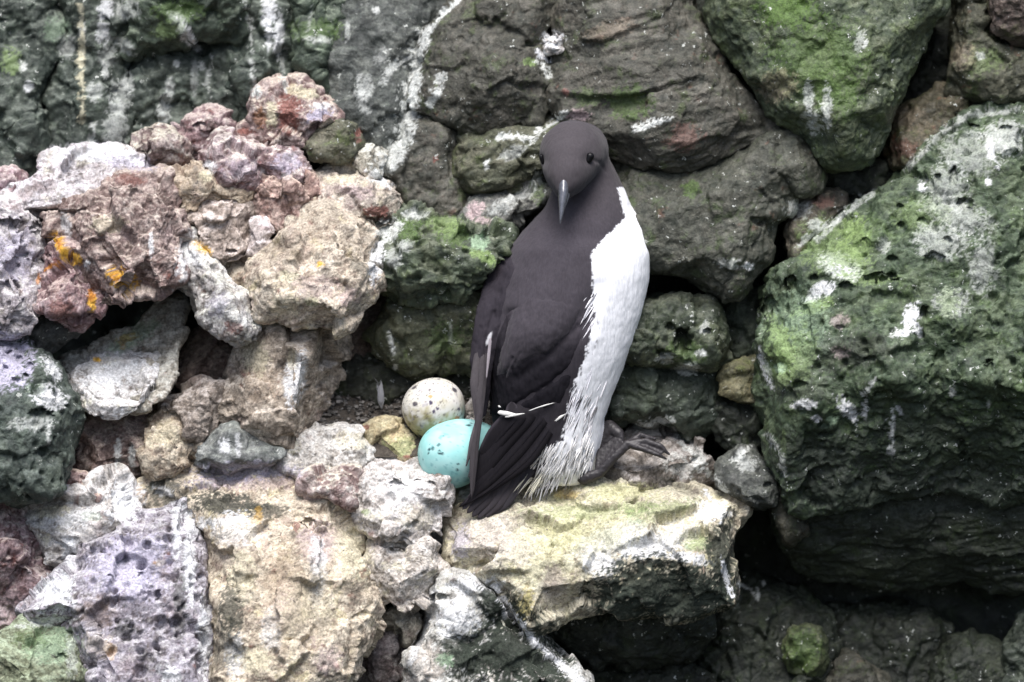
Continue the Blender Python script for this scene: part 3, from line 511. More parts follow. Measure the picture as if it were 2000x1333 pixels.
R('triangular rock with a dark green face and white rims at the bottom centre', '783 1380 794 1279 825 1251 839 1202 829 1167 853 1125 895 1122 930 1120 964 1143 1000 1207 1035 1241 1070 1262 1150 1330 1190 1380', -95, 95, 260, 'white', tilt=(0, .25), pts=[(860, 1240, 60), (930, 1150, 75), (965, 1165, 80), (900, 1220, 80), (1000, 1270, 70), (1060, 1320, 80), (850, 1320, 60), (950, 1300, 40), (1100, 1330, 60)], tint=(.95, .98, .95))
R('pale knobbly stone with a dark hollow under its chin', '704 1096 722 1066 764 1026 815 1040 850 1068 874 1110 848 1130 838 1145 820 1176 797 1197 776 1193 752 1155 727 1113', -85, 48, 200, 'white', tilt=(0, .3), pts=[(770, 1080, 38), (780, 1140, 45), (830, 1110, 40), (740, 1095, 30)], tint=(1.02, .98, .92))
R('white crusted block with round holes just left of the tail', '702 985 700 945 722 905 762 872 801 886 840 905 881 918 893 936 880 962 872 985 864 1006 860 1030 815 1062 770 1062 730 1050 700 1020', -60, 55, 200, 'white', tilt=(0, .5), pts=[(780, 940, 46), (840, 950, 46), (745, 1000, 52), (820, 1010, 44), (868, 942, 34)], pit=1.6, tint=(1.02, 1, .98))
R('rough pale rock left of the eggs', '543 887 578 855 620 830 665 827 700 842 750 862 785 890 765 920 722 930 705 938 650 922 600 932 558 908', -20, 40, 160, 'white', tilt=(0, .5), tint=(.98, .98, .95))
R('cream and moss stained stone holding up the speckled egg', '698 832 752 818 782 836 800 855 830 868 850 895 797 902 761 892 727 868', 5, 28, 100, 'tan', tilt=(0, .6), tint=(1.05, 1.05, .85))
R('small grey stone behind the speckled egg', '900 800 925 785 955 790 965 830 930 845 905 830', 40, 14, 60, 'grey')
R('small pinkish stone lying on the big cream boulder', '596 948 622 930 648 920 700 917 718 935 712 962 690 984 650 964 610 962', -85, 32, 100, 'red', tilt=(0, .4), tint=(1.3, 1.35, 1.3))
R('big cream boulder with pink and yellow stains at the bottom left', '266 940 280 932 350 912 455 902 508 898 560 904 610 945 665 965 693 985 703 1041 708 1090 734 1146 757 1195 735 1230 720 1262 688 1320 660 1400 410 1400 410 1216 400 1111 371 1030 301 992 268 966', -90, 110, 320, 'pale', tilt=(0, .35), round_=.4,
  pts=[(330, 950, 12), (450, 940, 22), (560, 940, 25), (640, 1000, 60), (420, 1010, 60), (520, 1010, 75), (480, 1090, 100), (600, 1090, 105), (660, 1120, 80), (450, 1200, 90), (560, 1200, 115), (680, 1210, 75), (500, 1310, 95), (620, 1310, 80)], jit=.08, tint=(1.08, 1.05, .97), spacing=55)
R('lilac pitted boulder with a white corner at the lower left', '98 1150 140 1108 150 1060 210 1038 291 1004 329 986 357 976 373 1034 400 1076 408 1146 414 1240 418 1400 160 1400 170 1297 146 1246 130 1206 60 1210 35 1195', -130, 75, 280, 'lilac', tilt=(.05, .3), pts=[(150, 1130, 60), (250, 1080, 60), (345, 1020, 65), (250, 1160, 85), (345, 1150, 90), (380, 1250, 50), (230, 1280, 70), (340, 1290, 85)], jit=.06, pit=1.5, tint=(.86, .86, .90))
R('white crusted rock above the lilac pitted boulder', '4 990 63 976 119 966 160 950 196 934 231 926 246 943 270 970 312 992 292 1010 210 1045 151 1062 140 1105 130 1118 91 1106 77 1054 53 1015', -70, 40, 160, 'white', tilt=(0, .45), strata=-15)
R('crumbly red stone on top of the white crusted rock', '112 940 140 926 170 925 198 938 190 960 150 968 116 968', -50, 20, 70, 'red', tint=(1.15, 1.05, 1))
R('crumbly maroon rock at the lower left edge', '-60 975 10 960 60 975 60 1010 85 1055 95 1105 135 1112 100 1150 60 1200 -10 1240 -60 1250', -60, 50, 180, 'red', tilt=(0, .2), amp=1.5, tint=(1, .95, 1))
R('mossy grey green rock in the bottom left corner', '-60 1250 0 1232 53 1202 105 1194 138 1208 156 1244 177 1300 205 1400 -60 1400', -190, 50, 220, 'grey', tilt=(0, .3), tint=(.62, .75, .55))
R('dark boulder with a lilac pitted cap at the left edge', '-60 675 10 662 50 658 66 680 92 698 126 740 146 790 150 830 140 880 128 930 118 965 60 980 -60 985', -90, 90, 260, 'algae', tilt=(0, .3), pts=[(20, 720, 50), (100, 760, 60), (20, 800, 85), (110, 830, 70), (30, 880, 80), (100, 920, 50)], jit=.08, pit=1.6, tint=(1.3, 1.3, 1.5))
R('flat grey slab with yellow lichen leaning up to the right', '88 698 200 662 262 634 306 596 350 556 388 554 390 573 372 600 366 645 345 735 322 778 285 800 262 802 262 750 300 712 245 700 189 712 110 730', 5, 26, 140, 'grey', tilt=(0, .5), cuts=[(-.25, .8, .7, 16)], amp=.8, dil=0, tint=(1.05, 1.08, 1.02))
R('white faced slab lying in front of the grey lichen slab', '126 732 150 713 200 698 245 685 312 692 310 712 290 755 264 802 231 814 196 812 147 800 130 768', -55, 34, 120, 'white', tilt=(0, .45), cuts=[(0, .8, .7, 18)], amp=.8, tint=(1, 1.02, 1.04))
R('dark brown stone under the white faced slab', '140 815 196 806 250 806 300 800 320 850 300 925 250 945 215 932 150 922 138 870', 10, 36, 140, 'brown', tilt=(0, -.1), amp=1.3, tint=(.8, .76, .74))
R('tan stone between the white faced slab and the grey pebble', '286 815 318 800 346 798 362 822 387 862 384 882 366 892 374 908 336 928 296 928 282 870', -40, 32, 110, 'tan', tilt=(0, .2))
R('small brown stone below the pointed rock', '303 780 345 765 400 746 432 754 438 800 426 836 400 852 368 840 348 806 315 798', -25, 32, 110, 'grey', tilt=(0, .3), tint=(.85, .8, .76), amp=1.3)
R('dark little stone with white drips beside the cream boulder', '374 906 384 872 415 850 440 836 458 838 482 860 520 878 557 888 545 908 470 910 400 912', -48, 26, 90, 'slate', tilt=(0, .3), tint=(1.8, 1.8, 1.8), pit=2)
R('tall grey brown rock with a bright white streak left of the eggs', '434 750 455 713 483 678 497 648 525 632 613 640 702 640 700 680 660 750 632 806 606 846 574 859 525 859 490 845 458 828 438 812', 0, 75, 200, 'grey', tilt=(.1, .2), pts=[(480, 760, 45), (550, 700, 60), (600, 720, 85), (590, 800, 70), (520, 820, 50), (650, 700, 40), (550, 760, 70)], cuts=[(.9, -.1, .45, 78)], tint=(1.05, .98, .88))
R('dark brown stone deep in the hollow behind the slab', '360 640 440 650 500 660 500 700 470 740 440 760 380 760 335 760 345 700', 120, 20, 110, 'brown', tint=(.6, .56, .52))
R('pointed grey rock with a yellow patch of lichen at its top', '340 507 352 470 371 450 391 465 412 486 432 512 442 538 458 560 485 582 490 615 503 648 497 662 466 670 445 662 420 637 399 616 385 588 378 556 355 545', -55, 42, 150, 'lilac', tilt=(0, .35), pts=[(375, 490, 30), (400, 530, 34), (440, 590, 44), (470, 640, 34)], tint=(1.2, 1.25, 1.12))
R('big rounded cream rock at the middle of the left pile', '482 545 500 510 520 478 540 445 565 425 600 408 660 403 712 425 735 460 720 500 737 550 730 590 712 612 690 637 650 645 620 637 580 635 545 617 510 613 490 592', -45, 80, 220, 'pale', tilt=(0, .3), pts=[(600, 450, 40), (680, 450, 45), (560, 520, 60), (640, 520, 75), (700, 560, 60), (620, 590, 72), (550, 580, 60)], tint=(.98, .95, .9))
R('white topped rock between the cream rock and the mossy lump', '596 345 650 333 690 325 720 334 757 355 782 377 794 396 775 424 758 440 727 457 700 462 660 420 640 432 600 405', 5, 50, 150, 'pale', tilt=(0, .4), tint=(1.05, 1.04, 1.03))
R('small pale grey stone at the foot of the white trail', '688 318 690 285 715 278 748 280 762 292 740 338 715 340', 30, 22, 80, 'grey', tilt=(0, .3), tint=(1.2, 1.25, 1.15))
R('mossy lump with a bright white left end', '713 535 719 498 738 462 768 426 810 405 862 433 898 420 940 434 1000 455 1000 500 970 530 940 560 915 572 810 576 757 568 728 552', -5, 62, 180, 'moss', tilt=(0, .25), amp=1.5, pit=1.6, tint=(1.25, 1.2, 1.2), pts=[(745, 500, 45), (800, 450, 45), (870, 480, 66), (900, 530, 55), (960, 480, 50), (800, 530, 62)])
R('shaded olive rock under the mossy lump', '752 580 810 565 915 568 975 560 980 680 930 735 866 722 817 737 775 720 738 690 720 655 745 618', 50, 45, 170, 'dark', tilt=(0, -.2), amp=1.2, tint=(.95, 1, .85))
R('grey lilac pitted boulder at the left edge', '-60 405 20 396 60 395 92 425 104 465 97 520 80 556 74 600 62 640 20 655 -60 660', -45, 55, 200, 'lilac', tilt=(0, .3), tint=(1, 1, .98), pit=1.2)
R('maroon lump hanging under the orange lichen', '72 560 95 520 108 468 150 508 165 530 192 565 200 600 186 614 160 638 112 620 74 604', -75, 34, 120, 'red', tilt=(0, .1), amp=1.3, tint=(1.1, 1, 1.05))
R('dark brown rough boulder with orange lichen near its foot', '88 420 140 385 196 369 245 343 320 343 352 378 356 440 347 480 358 542 312 570 252 568 217 592 195 600 172 572 150 532 130 500 104 468', -55, 75, 200, 'brown', tilt=(0, .35), amp=1.5, tint=(1.12, 1.08, 1.08))
R('dark underside rock below the maroon lump', '-60 620 60 615 112 618 160 635 150 650 90 680 40 690 -60 690', -10, 24, 120, 'slate', tilt=(0, -.4), tint=(.6,.6,.6))
R('white crusted row of rock along the back of the ledge', '-60 375 20 370 48 360 78 335 88 308 109 297 130 303 151 307 182 290 224 296 259 310 315 306 368 324 360 345 300 350 245 373 196 376 140 392 60 402 -60 412', 20, 34, 140, 'white', tilt=(0, .5), tint=(.97, .95, 1))
R('small purple stone at the left edge against the wall', '-60 338 -10 335 30 337 52 342 42 358 10 368 -60 372', 60, 14, 60, 'red', tint=(1.15, 1.1, 1.2))
R('brown blocky stone at the left of the reddish row', '245 298 257 260 280 249 336 248 348 270 378 293 384 315 371 328 336 308 291 306 257 309', 55, 28, 100, 'red', tilt=(0, .3), tint=(1.05, 1.1, 1.05))
R('peaked maroon stone with a pale rim against the wall', '345 260 361 241 382 213 406 206 431 216 459 241 460 260 438 272 399 285 354 274', 75, 26, 90, 'red', tint=(1.05, 1, 1.05))
R('pinkish lumpy rock in the middle of the reddish row', '383 298 413 277 452 258 525 258 538 287 560 287 597 298 604 322 594 354 560 361 525 350 504 337 497 354 445 352 420 335 392 317', 30, 38, 120, 'red', tilt=(0, .3), tint=(1.2, 1.2, 1.25), amp=1.2)
R('tall red and cream stone at the top of the pile', '490 242 492 208 504 187 522 174 546 171 567 171 592 160 625 178 628 193 648 196 663 217 660 238 630 243 594 288 574 282 546 288 532 268 469 262 470 252', 50, 42, 120, 'red', tilt=(0, .2), tint=(1.15, 1.12, 1.08), amp=1.3)
R('dark olive stone right of the tall red and cream stone', '592 290 630 242 665 233 698 244 707 280 698 310 665 312 602 310', 45, 28, 100, 'dark', tilt=(0, .2), tint=(1.3, 1.25, 1.2))
R('pale lump below the pinkish lumpy rock', '370 402 385 382 430 376 477 390 502 420 497 470 487 502 440 510 408 482 384 456', -10, 36, 130, 'grey', tilt=(0, .3), tint=(1.2, 1.1, 1.05))
R('small pale pebble beside the pale lump', '488 440 520 428 537 450 522 482 508 502 488 492', -22, 16, 60, 'grey', tint=(1.3, 1.25, 1.3))
R('tan shelf between the pointed rock and the cream rock', '428 500 490 495 542 505 520 550 490 562 482 584 455 560 432 530', -5, 14, 100, 'tan', tilt=(0, .8))
R('reddish brown crumbly stone above the cream rock', '482 348 504 337 560 357 598 350 640 398 612 412 570 424 545 446 512 430 480 392', 0, 30, 120, 'brown', tilt=(0, .3), amp=1.4, tint=(1.3, 1.15, 1.1))
R('tan rock below the brown blocky stone', '245 350 300 342 345 330 385 325 440 350 500 352 490 392 430 385 380 392 365 420 340 400 300 380', -5, 28, 120, 'tan', tilt=(0, .5), tint=(.95, .92, .9))
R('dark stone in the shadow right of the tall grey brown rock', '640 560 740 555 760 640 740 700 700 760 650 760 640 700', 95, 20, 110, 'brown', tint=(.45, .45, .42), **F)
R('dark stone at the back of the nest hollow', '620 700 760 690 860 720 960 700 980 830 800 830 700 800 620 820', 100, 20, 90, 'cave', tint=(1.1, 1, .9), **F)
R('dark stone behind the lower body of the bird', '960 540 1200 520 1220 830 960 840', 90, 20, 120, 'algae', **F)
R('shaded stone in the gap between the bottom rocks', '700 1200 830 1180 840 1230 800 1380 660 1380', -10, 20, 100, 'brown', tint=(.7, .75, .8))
R('pale little knob hanging in the gap between the bottom rocks', '768 1212 790 1196 815 1190 828 1200 815 1220 790 1246 768 1244', -55, 14, 60, 'grey', tint=(.7, .72, .66))
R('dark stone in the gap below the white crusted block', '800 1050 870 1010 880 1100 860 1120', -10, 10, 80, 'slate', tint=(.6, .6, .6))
# cave at the lower right
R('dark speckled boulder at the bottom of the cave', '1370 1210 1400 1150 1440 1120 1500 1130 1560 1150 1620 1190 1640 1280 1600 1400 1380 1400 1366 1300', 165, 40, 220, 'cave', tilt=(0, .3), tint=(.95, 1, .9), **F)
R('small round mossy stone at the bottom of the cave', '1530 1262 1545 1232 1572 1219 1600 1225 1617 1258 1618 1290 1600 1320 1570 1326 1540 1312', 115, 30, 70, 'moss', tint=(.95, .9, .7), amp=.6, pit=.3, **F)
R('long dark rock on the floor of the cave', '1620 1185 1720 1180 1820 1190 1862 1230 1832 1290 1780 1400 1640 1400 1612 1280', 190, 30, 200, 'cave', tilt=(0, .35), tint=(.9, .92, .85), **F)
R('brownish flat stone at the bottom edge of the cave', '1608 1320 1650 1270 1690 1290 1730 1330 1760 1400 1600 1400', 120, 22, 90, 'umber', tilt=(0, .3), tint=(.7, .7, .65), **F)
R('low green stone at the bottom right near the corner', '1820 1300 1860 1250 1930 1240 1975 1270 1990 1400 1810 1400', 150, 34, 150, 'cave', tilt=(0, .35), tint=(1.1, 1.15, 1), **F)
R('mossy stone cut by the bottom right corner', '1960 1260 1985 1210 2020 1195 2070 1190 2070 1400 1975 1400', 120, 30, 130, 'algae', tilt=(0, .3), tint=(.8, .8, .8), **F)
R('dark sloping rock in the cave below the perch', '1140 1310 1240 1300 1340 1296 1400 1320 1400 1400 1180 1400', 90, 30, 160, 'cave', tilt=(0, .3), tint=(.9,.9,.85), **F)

# ---------------------------------------------------------------- the cliff everything is heaped against; unseen upper part added to block sky light
def sheet(name, x0, x1, y0, y1, step, zf, st, label, kind, mat, seed=900, tint=(1, 1, 1)):
    xs = np.arange(x0, x1, step); ys = np.arange(y0, y1, step); X, Y = np.meshgrid(xs, ys); Z = zf(X, Y)
    p = np.stack([X.ravel(), -Y.ravel(), -Z.ravel()], 1).astype(np.float32)
    h = fbm(p, 190, 3, .5, seed) * 45 + fbm(p, 60, 3, .5, seed + 1, ridge=True) * 14 + fbm(p, 18, 2, .5, seed + 2) * 4
    p[:, 2] += h; nx, ny = len(xs), len(ys)
    i = np.arange(nx * ny).reshape(ny, nx); q = np.stack([i[:-1, :-1], i[1:, :-1], i[1:, 1:], i[:-1, 1:]], -1).reshape(-1, 4).astype(np.int32)
    n = np.zeros_like(p); n[:, 2] = 1
    col = colour(p, n, st, seed, tint=tint)
    me = quads_to(world(np.stack([p[:, 0], -p[:, 1], -p[:, 2]], 1)), q); set_col(me, col)
    return link(name, me, mat, None, label, 'cliff', None, kind)
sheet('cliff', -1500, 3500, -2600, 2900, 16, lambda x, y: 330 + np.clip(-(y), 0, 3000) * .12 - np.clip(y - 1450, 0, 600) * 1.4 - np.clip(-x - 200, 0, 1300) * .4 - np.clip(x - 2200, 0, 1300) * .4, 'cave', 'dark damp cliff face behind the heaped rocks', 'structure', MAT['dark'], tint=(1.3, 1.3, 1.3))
# loose grit in the nest hollow
def grit():
    rn = np.random.RandomState(3); V = []; Q = []; C = []
    base = np.array([(-1, -1, -1), (1, -1, -1), (1, 1, -1), (-1, 1, -1), (-1, -1, 1), (1, -1, 1), (1, 1, 1), (-1, 1, 1)], float)
    fs = [(0, 3, 2, 1), (4, 5, 6, 7), (0, 1, 5, 4), (1, 2, 6, 5), (2, 3, 7, 6), (3, 0, 4, 7)]
    for i in range(900):
        x = rn.uniform(600, 960); t = rn.rand(); y = 760 + t * 90 + rn.uniform(-6, 6); z = 95 - t * 85
        s = rn.uniform(1.5, 5) * (1.7 if rn.rand() < .06 else 1)
        b = base * (1 + rn.uniform(-.35, .35, base.shape)) * s * np.array([1.3, .7, 1]) / 1.6; a = rn.uniform(0, 3.14)
        b = b @ np.array([[math.cos(a), math.sin(a) * .5, 0], [-math.sin(a), math.cos(a), 0], [0, 0, 1]]); k = len(V)
        V += [tuple(v) for v in b + np.array([x, y, z])]; Q += [tuple(k + j for j in f) for f in fs]
        g = rn.uniform(.05, .22) * (1.6 if rn.rand() < .1 else 1); C += [(g, g * .93, g * .85)] * 8
    xs = np.arange(560, 1000, 6.); ts = np.arange(0, 1.5, .05); X, T_ = np.meshgrid(xs, ts); k = len(V)
    fl = np.stack([X.ravel(), 758 + T_.ravel() * 92, 100 - T_.ravel() * 85], 1); fl[:, 1] += fbm(fl, 20, 2, .5, 3) * 6
    V += [tuple(v) for v in fl]; nx = len(xs)
    for j in range(len(ts) - 1):
        for i in range(nx - 1): Q.append((k + j * nx + i, k + (j + 1) * nx + i, k + (j + 1) * nx + i + 1, k + j * nx + i + 1))
    C += [(.07, .06, .05)] * len(fl)
    me = quads_to(world(V), Q); me.polygons.foreach_set('use_smooth', np.zeros(len(Q), bool)); set_col(me, np.array(C))
    link('grit', me, MAT['pale'], None, 'loose dark grit and chips on the floor of the nest hollow', 'grit', None, 'stuff')
grit()

# ---------------------------------------------------------------- eggs
def egg(label, cx, cy, z, L, W, ax, colf, seed, mat):
    """ax: unit axis toward the pointed end in (right, up, toward lens)"""
    ax = np.array(ax, float); ax /= np.linalg.norm(ax); t = np.cross(ax, (0, 0, 1.0)); t /= np.linalg.norm(t); u = np.cross(ax, t)
    N, M = 90, 120; V = []
    th = np.linspace(0, math.pi, N + 1)
    for a in th:
        s = -math.cos(a); r = math.sin(a) * W / 2 * (1 - .27 * s - .04 * s * s) / 1.0
        for k in range(M):
            f = 2 * math.pi * k / M; V.append(ax * s * L / 2 + (t * math.cos(f) + u * math.sin(f)) * r)
    V = np.array(V, np.float32); Q = []
    for i in range(N):
        for k in range(M): Q.append((i * M + k, (i + 1) * M + k, (i + 1) * M + (k + 1) % M, i * M + (k + 1) % M))
    p = V + np.array([cx, -cy, -z]); col = colf(p.astype(np.float32), V / np.linalg.norm(V, axis=1)[:, None], V @ ax / (L / 2))
    pw = world(np.stack([p[:, 0], -p[:, 1], -p[:, 2]], 1)); org = pw.mean(0)
    me = quads_to(pw - org, Q); set_col(me, col)
    o = link('egg', me, mat, None, label, 'egg', 'guillemot eggs in the rock hollow'); o.location = org
    return o
def mat_egg(name, spec=.35, rough=.42):
    m = bpy.data.materials.new(name); m.use_nodes = True; n = m.node_tree.nodes; L = m.node_tree.links; b = n['Principled BSDF']
    a = n.new('ShaderNodeVertexColor'); a.layer_name = 'Col'; L.new(a.outputs[0], b.inputs['Base Color'])
    b.inputs['Roughness'].default_value = rough; b.inputs['Specular IOR Level'].default_value = spec
    tc = n.new('ShaderNodeTexCoord'); x = n.new('ShaderNodeTexNoise'); x.inputs['Scale'].default_value = 900; L.new(tc.outputs['Object'], x.inputs['Vector'])
    bp = n.new('ShaderNodeBump'); bp.inputs['Strength'].default_value = .15; bp.inputs['Distance'].default_value = .0006; L.new(x.outputs[0], bp.inputs['Height']); L.new(bp.outputs[0], b.inputs['Normal'])
    return m
ME = mat_egg('eggshell', .2, .6)
def blot(p, size, share, seed, soft=.12, stretch=1):
    d, h = worley(p + fbm(p, 9, 2, .6, seed)[:, None] * 2.6, size, seed); return sstep(0, soft, (.14 + .3 * ((h * 5.7) % 1)) - d) * (h < share)
def col_speck(p, n, s):
    c = np.repeat(np.array([[.62, .60, .53]], np.float32), len(p), 0)
    c = mix(c, (.68, .66, .63), sstep(-.2, .4, fbm(p, 30, 3, .5, 61)))
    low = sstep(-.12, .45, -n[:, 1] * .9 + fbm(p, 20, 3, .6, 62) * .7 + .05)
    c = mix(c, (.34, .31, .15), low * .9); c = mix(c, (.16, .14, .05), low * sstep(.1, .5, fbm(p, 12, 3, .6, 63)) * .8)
    c = mix(c, (.33, .31, .36), blot(p, 11, .35, 64) * .6)
    crown = sstep(.35, .8, n[:, 1] - n[:, 0] * .35 + fbm(p, 14, 2, .5, 67) * .25)
    c = mix(c, (.05, .045, .05), np.maximum(blot(p, 6.5, .30, 65) * .75, blot(p, 5.5, .8, 66) * crown))
    c = mix(c, (.05, .045, .06), blot(p, 19, .40, 70) * .95)
    c = mix(c, (.24, .20, .17), blot(p, 4.5, .75, 91) * .55); c = mix(c, (.12, .10, .10), blot(p, 5.5, .36, 92) * .8)
    x, y = p[:, 0], -p[:, 1]
    for a, b, r, k in ((841, 776, 5, (.50, .32, .15)), (862, 829, 7, (.40, .18, .08)), (893, 817, 5, (.40, .19, .1)), (841, 787, 5, (.06, .05, .09)), (847, 804, 4, (.07, .06, .1)), (854, 799, 4, (.07, .06, .1)), (896, 800, 4, (.08, .07, .1))):
        c = mix(c, k, sstep(0, .35, 1 - np.hypot(x - a, (y - b)) / r + fbm(p, 5, 2, .5, 71) * .5) * (n[:, 2] > 0))
    return c
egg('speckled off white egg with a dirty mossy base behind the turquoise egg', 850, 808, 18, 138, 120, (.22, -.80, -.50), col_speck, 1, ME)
def col_turq(p, n, s):
    c = np.repeat(np.array([[.31, .63, .61]], np.float32), len(p), 0)
    c = mix(c, (.42, .71, .69), sstep(-.3, .4, fbm(p, 34, 3, .5, 81)))
    c = mix(c, (.17, .42, .43), np.maximum(blot(p, 13, .35, 84), blot(p, 6, .4, 94)) * .7)
    c = mix(c, (.04, .10, .11), blot(p, 14, .13, 85) * .8)
    x, y = p[:, 0], -p[:, 1]
    for a, b, rx, ry in ((894, 919, 4, 3.5), (862, 886, 8, 3), (858, 881, 3, 2), (895, 907, 3, 1.5), (838, 878, 2.5, 3), (915, 831, 8, 2), (866, 852, 5, 1.6), (836, 886, 2.5, 2.5), (944, 873, 3, 2)):
        c = mix(c, (.035, .08, .09), sstep(0, .4, 1 - np.hypot((x - a) / rx, (y - b) / ry) + fbm(p, 4, 2, .5, 88) * .5) * (n[:, 2] > 0))
    return mix(c, (.30, .46, .28), sstep(0, .4, 1 - np.hypot((x - 882) / 16, (y - 842) / 5) + fbm(p, 6, 2, .5, 90) * .6) * .5 * (n[:, 2] > 0))
egg('plain turquoise egg with few dark flecks beside the wing tip', 898, 880, -22, 170, 128, (.80, .42, -.42), col_turq, 2, ME)

# ---------------------------------------------------------------- the bird
RING = np.array([  # y, left, right, half depth, centre toward lens
    (392, 1080, 1224, 60, -20), (420, 1050, 1248, 72, -16), (450, 1022, 1262, 86, -9), (490, 990, 1271, 102, 0), (540, 968, 1269, 112, 2), (600, 954, 1256, 116, 4), (660, 948, 1240, 116, 5),
    (720, 950, 1217, 110, 6), (780, 956, 1193, 99, 8), (830, 962, 1177, 86, 10), (880, 988, 1168, 70, 12), (925, 1010, 1157, 52, 14), (950, 1035, 1136, 32, 14)], float)
def ring(y):
    return [np.interp(y, RING[:, 0], RING[:, k]) for k in (1, 2, 3, 4)]
def front(x, y, add=0):
    l, r, b, f = ring(y); c = (l + r) / 2; a = (r - l) / 2; t = np.clip(1 - ((x - c) / a) ** 2, .02, 1)
    return f + b * np.sqrt(t) + add
def ball(V, F, c, r, n=14):
    k = len(V); rx, ry, rz = r if hasattr(r, '__len__') else (r, r, r)
    V.append((c[0], -c[1] + ry, c[2]))
    for i in range(1, n):
        a = math.pi * i / n
        for j in range(2 * n):
            b = math.pi * j / n; V.append((c[0] + rx * math.sin(a) * math.cos(b), -c[1] + ry * math.cos(a), c[2] + rz * math.sin(a) * math.sin(b)))
    V.append((c[0], -c[1] - ry, c[2])); m = 2 * n; e = len(V) - 1
    for j in range(m):
        F.append((k, k + 1 + (j + 1) % m, k + 1 + j)); F.append((e, e - m + j, e - m + (j + 1) % m))
        for i in range(n - 2):
            a = k + 1 + i * m; F.append((a + j, a + (j + 1) % m, a + m + (j + 1) % m, a + m + j))
def chain(V, F, pts, per=8, flat=(1, 1, 1)):
    for (a, b) in zip(pts[:-1], pts[1:]):
        for i in range(per + 1):
            t = i / per; q = [a[k] + (b[k] - a[k]) * t for k in range(4)]; ball(V, F, q[:3], (q[3] * flat[0], q[3] * flat[1], q[3] * flat[2]), 9)
def mat_feather(name, rough=.62, sheen=.25, bump=.25, spec=.25):
    m = bpy.data.materials.new(name); m.use_nodes = True; n = m.node_tree.nodes; L = m.node_tree.links; b = n['Principled BSDF']
    a = n.new('ShaderNodeVertexColor'); a.layer_name = 'Col'
    tc = n.new('ShaderNodeTexCoord'); mp = n.new('ShaderNodeMapping'); mp.inputs['Scale'].default_value = (1, 1, .22); mp.inputs['Rotation'].default_value = (0, math.radians(-18), 0)
    x = n.new('ShaderNodeTexNoise'); x.inputs['Scale'].default_value = 520; x.inputs['Detail'].default_value = 4; L.new(tc.outputs['Object'], mp.inputs[0]); L.new(mp.outputs[0], x.inputs['Vector'])
    r = n.new('ShaderNodeMapRange'); r.inputs[1].default_value = .3; r.inputs[2].default_value = .7; r.inputs[3].default_value = .88; r.inputs[4].default_value = 1.12; L.new(x.outputs[0], r.inputs[0])
    mu = n.new('ShaderNodeMix'); mu.data_type = 'RGBA'; mu.blend_type = 'MULTIPLY'; mu.inputs[0].default_value = 1; L.new(a.outputs[0], mu.inputs[6]); L.new(r.outputs[0], mu.inputs[7]); L.new(mu.outputs[2], b.inputs['Base Color'])
    bp = n.new('ShaderNodeBump'); bp.inputs['Strength'].default_value = bump; bp.inputs['Distance'].default_value = .0012; L.new(x.outputs[0], bp.inputs['Height']); L.new(bp.outputs[0], b.inputs['Normal'])
    b.inputs['Roughness'].default_value = rough; b.inputs['Sheen Weight'].default_value = sheen; b.inputs['Sheen Roughness'].default_value = .5; b.inputs['Specular IOR Level'].default_value = spec
    return m
MF = mat_feather('soft_plumage', .75, .10, .3, .06); MQ = mat_feather('flight_feather', .7, .0, .15, .05); MW = mat_feather('wing_coverts', .8, .0, .3, .04)
bird = bpy.data.objects.new('guillemot', None); COL.objects.link(bird)
BO = world(np.array([[1090, 950, 0.]]))[0]; bird.location = BO
bird['label'] = 'dark brown and white seabird on the perch rock, head turned to the lens'; bird['category'] = 'bird'
def to_world(co): return world(np.stack([co[:, 0], -co[:, 1], -co[:, 2]], 1)) - BO
def bird_part(name, co, quads, col, mat, parent=bird, label=None):
    me = quads_to(to_world(np.asarray(co, np.float32)), quads); set_col(me, col); return link(name, me, mat, parent, label)

BX = np.array([(360, 1204), (392, 1212), (425, 1220), (440, 1206), (462, 1183), (482, 1164), (500, 1154), (545, 1158), (590, 1154), (612, 1162), (660, 1152), (710, 1140), (760, 1118), (800, 1112), (850, 1100), (880, 1082), (920, 1062), (950, 1020), (990, 985)], float)
DK = np.array((.056, .050, .059)); WH = np.array((.86, .87, .90))
def plumage(p):
    x, y, f = p[:, 0], -p[:, 1], p[:, 2]
    ps = p.copy(); ps[:, 1] *= .35; ps = ps + np.outer(p[:, 1], (.0, 0, 0))
    st = fbm(ps, 7, 3, .6, 101); lo = fbm(p, 60, 3, .5, 102)
    base = np.repeat(DK[None], len(p), 0) * (1 + .22 * lo[:, None] + .06 * st[:, None])
    base = mix(base, (.066, .059, .064), sstep(470, 330, y) * .9)               # browner hood
    base = mix(base, (.020, .018, .022), sstep(600, 760, y + lo * 40) * .75)     # blacker rump and coverts, with the lower back's shade painted in
    # ragged edge, wilder low down
    wig = np.interp(y, [360, 560, 620, 800, 960], [4, 5, 10, 14, 12]); xb = np.interp(y, BX[:, 0], BX[:, 1])
    edge = x + 2.2 * np.maximum(0, -f - 25) - xb + st * wig * 1.0 + fbm(p, 5, 2, .6, 104) * 4
    w_ = sstep(-1.5, 2.5, edge) * (y > 366)
    wh = np.repeat(WH[None], len(p), 0) * (1 + .03 * st[:, None]); wh = mix(wh, (.62, .61, .55), sstep(780, 940, y) * .45 * sstep(-.1, .4, st))
    fl = sstep(.30, .5, fbm(ps, 9, 3, .6, 107)) * sstep(34, 8, x - xb) * sstep(600, 640, y)
    wh = mix(wh, (.10, .09, .10), fl * .8)
    return mix(base, wh, w_)
V, F = [], []
n0 = 44
for r_ in RING:
    y, l, rr, b, f = r_
    for j in range(n0):
        a = 2 * math.pi * j / n0; cx_, sx = math.cos(a), math.sin(a)
        V.append(((l + rr) / 2 + (rr - l) / 2 * cx_, -y, f + b * sx * (1 + .06 * sx)))
m = len(RING)
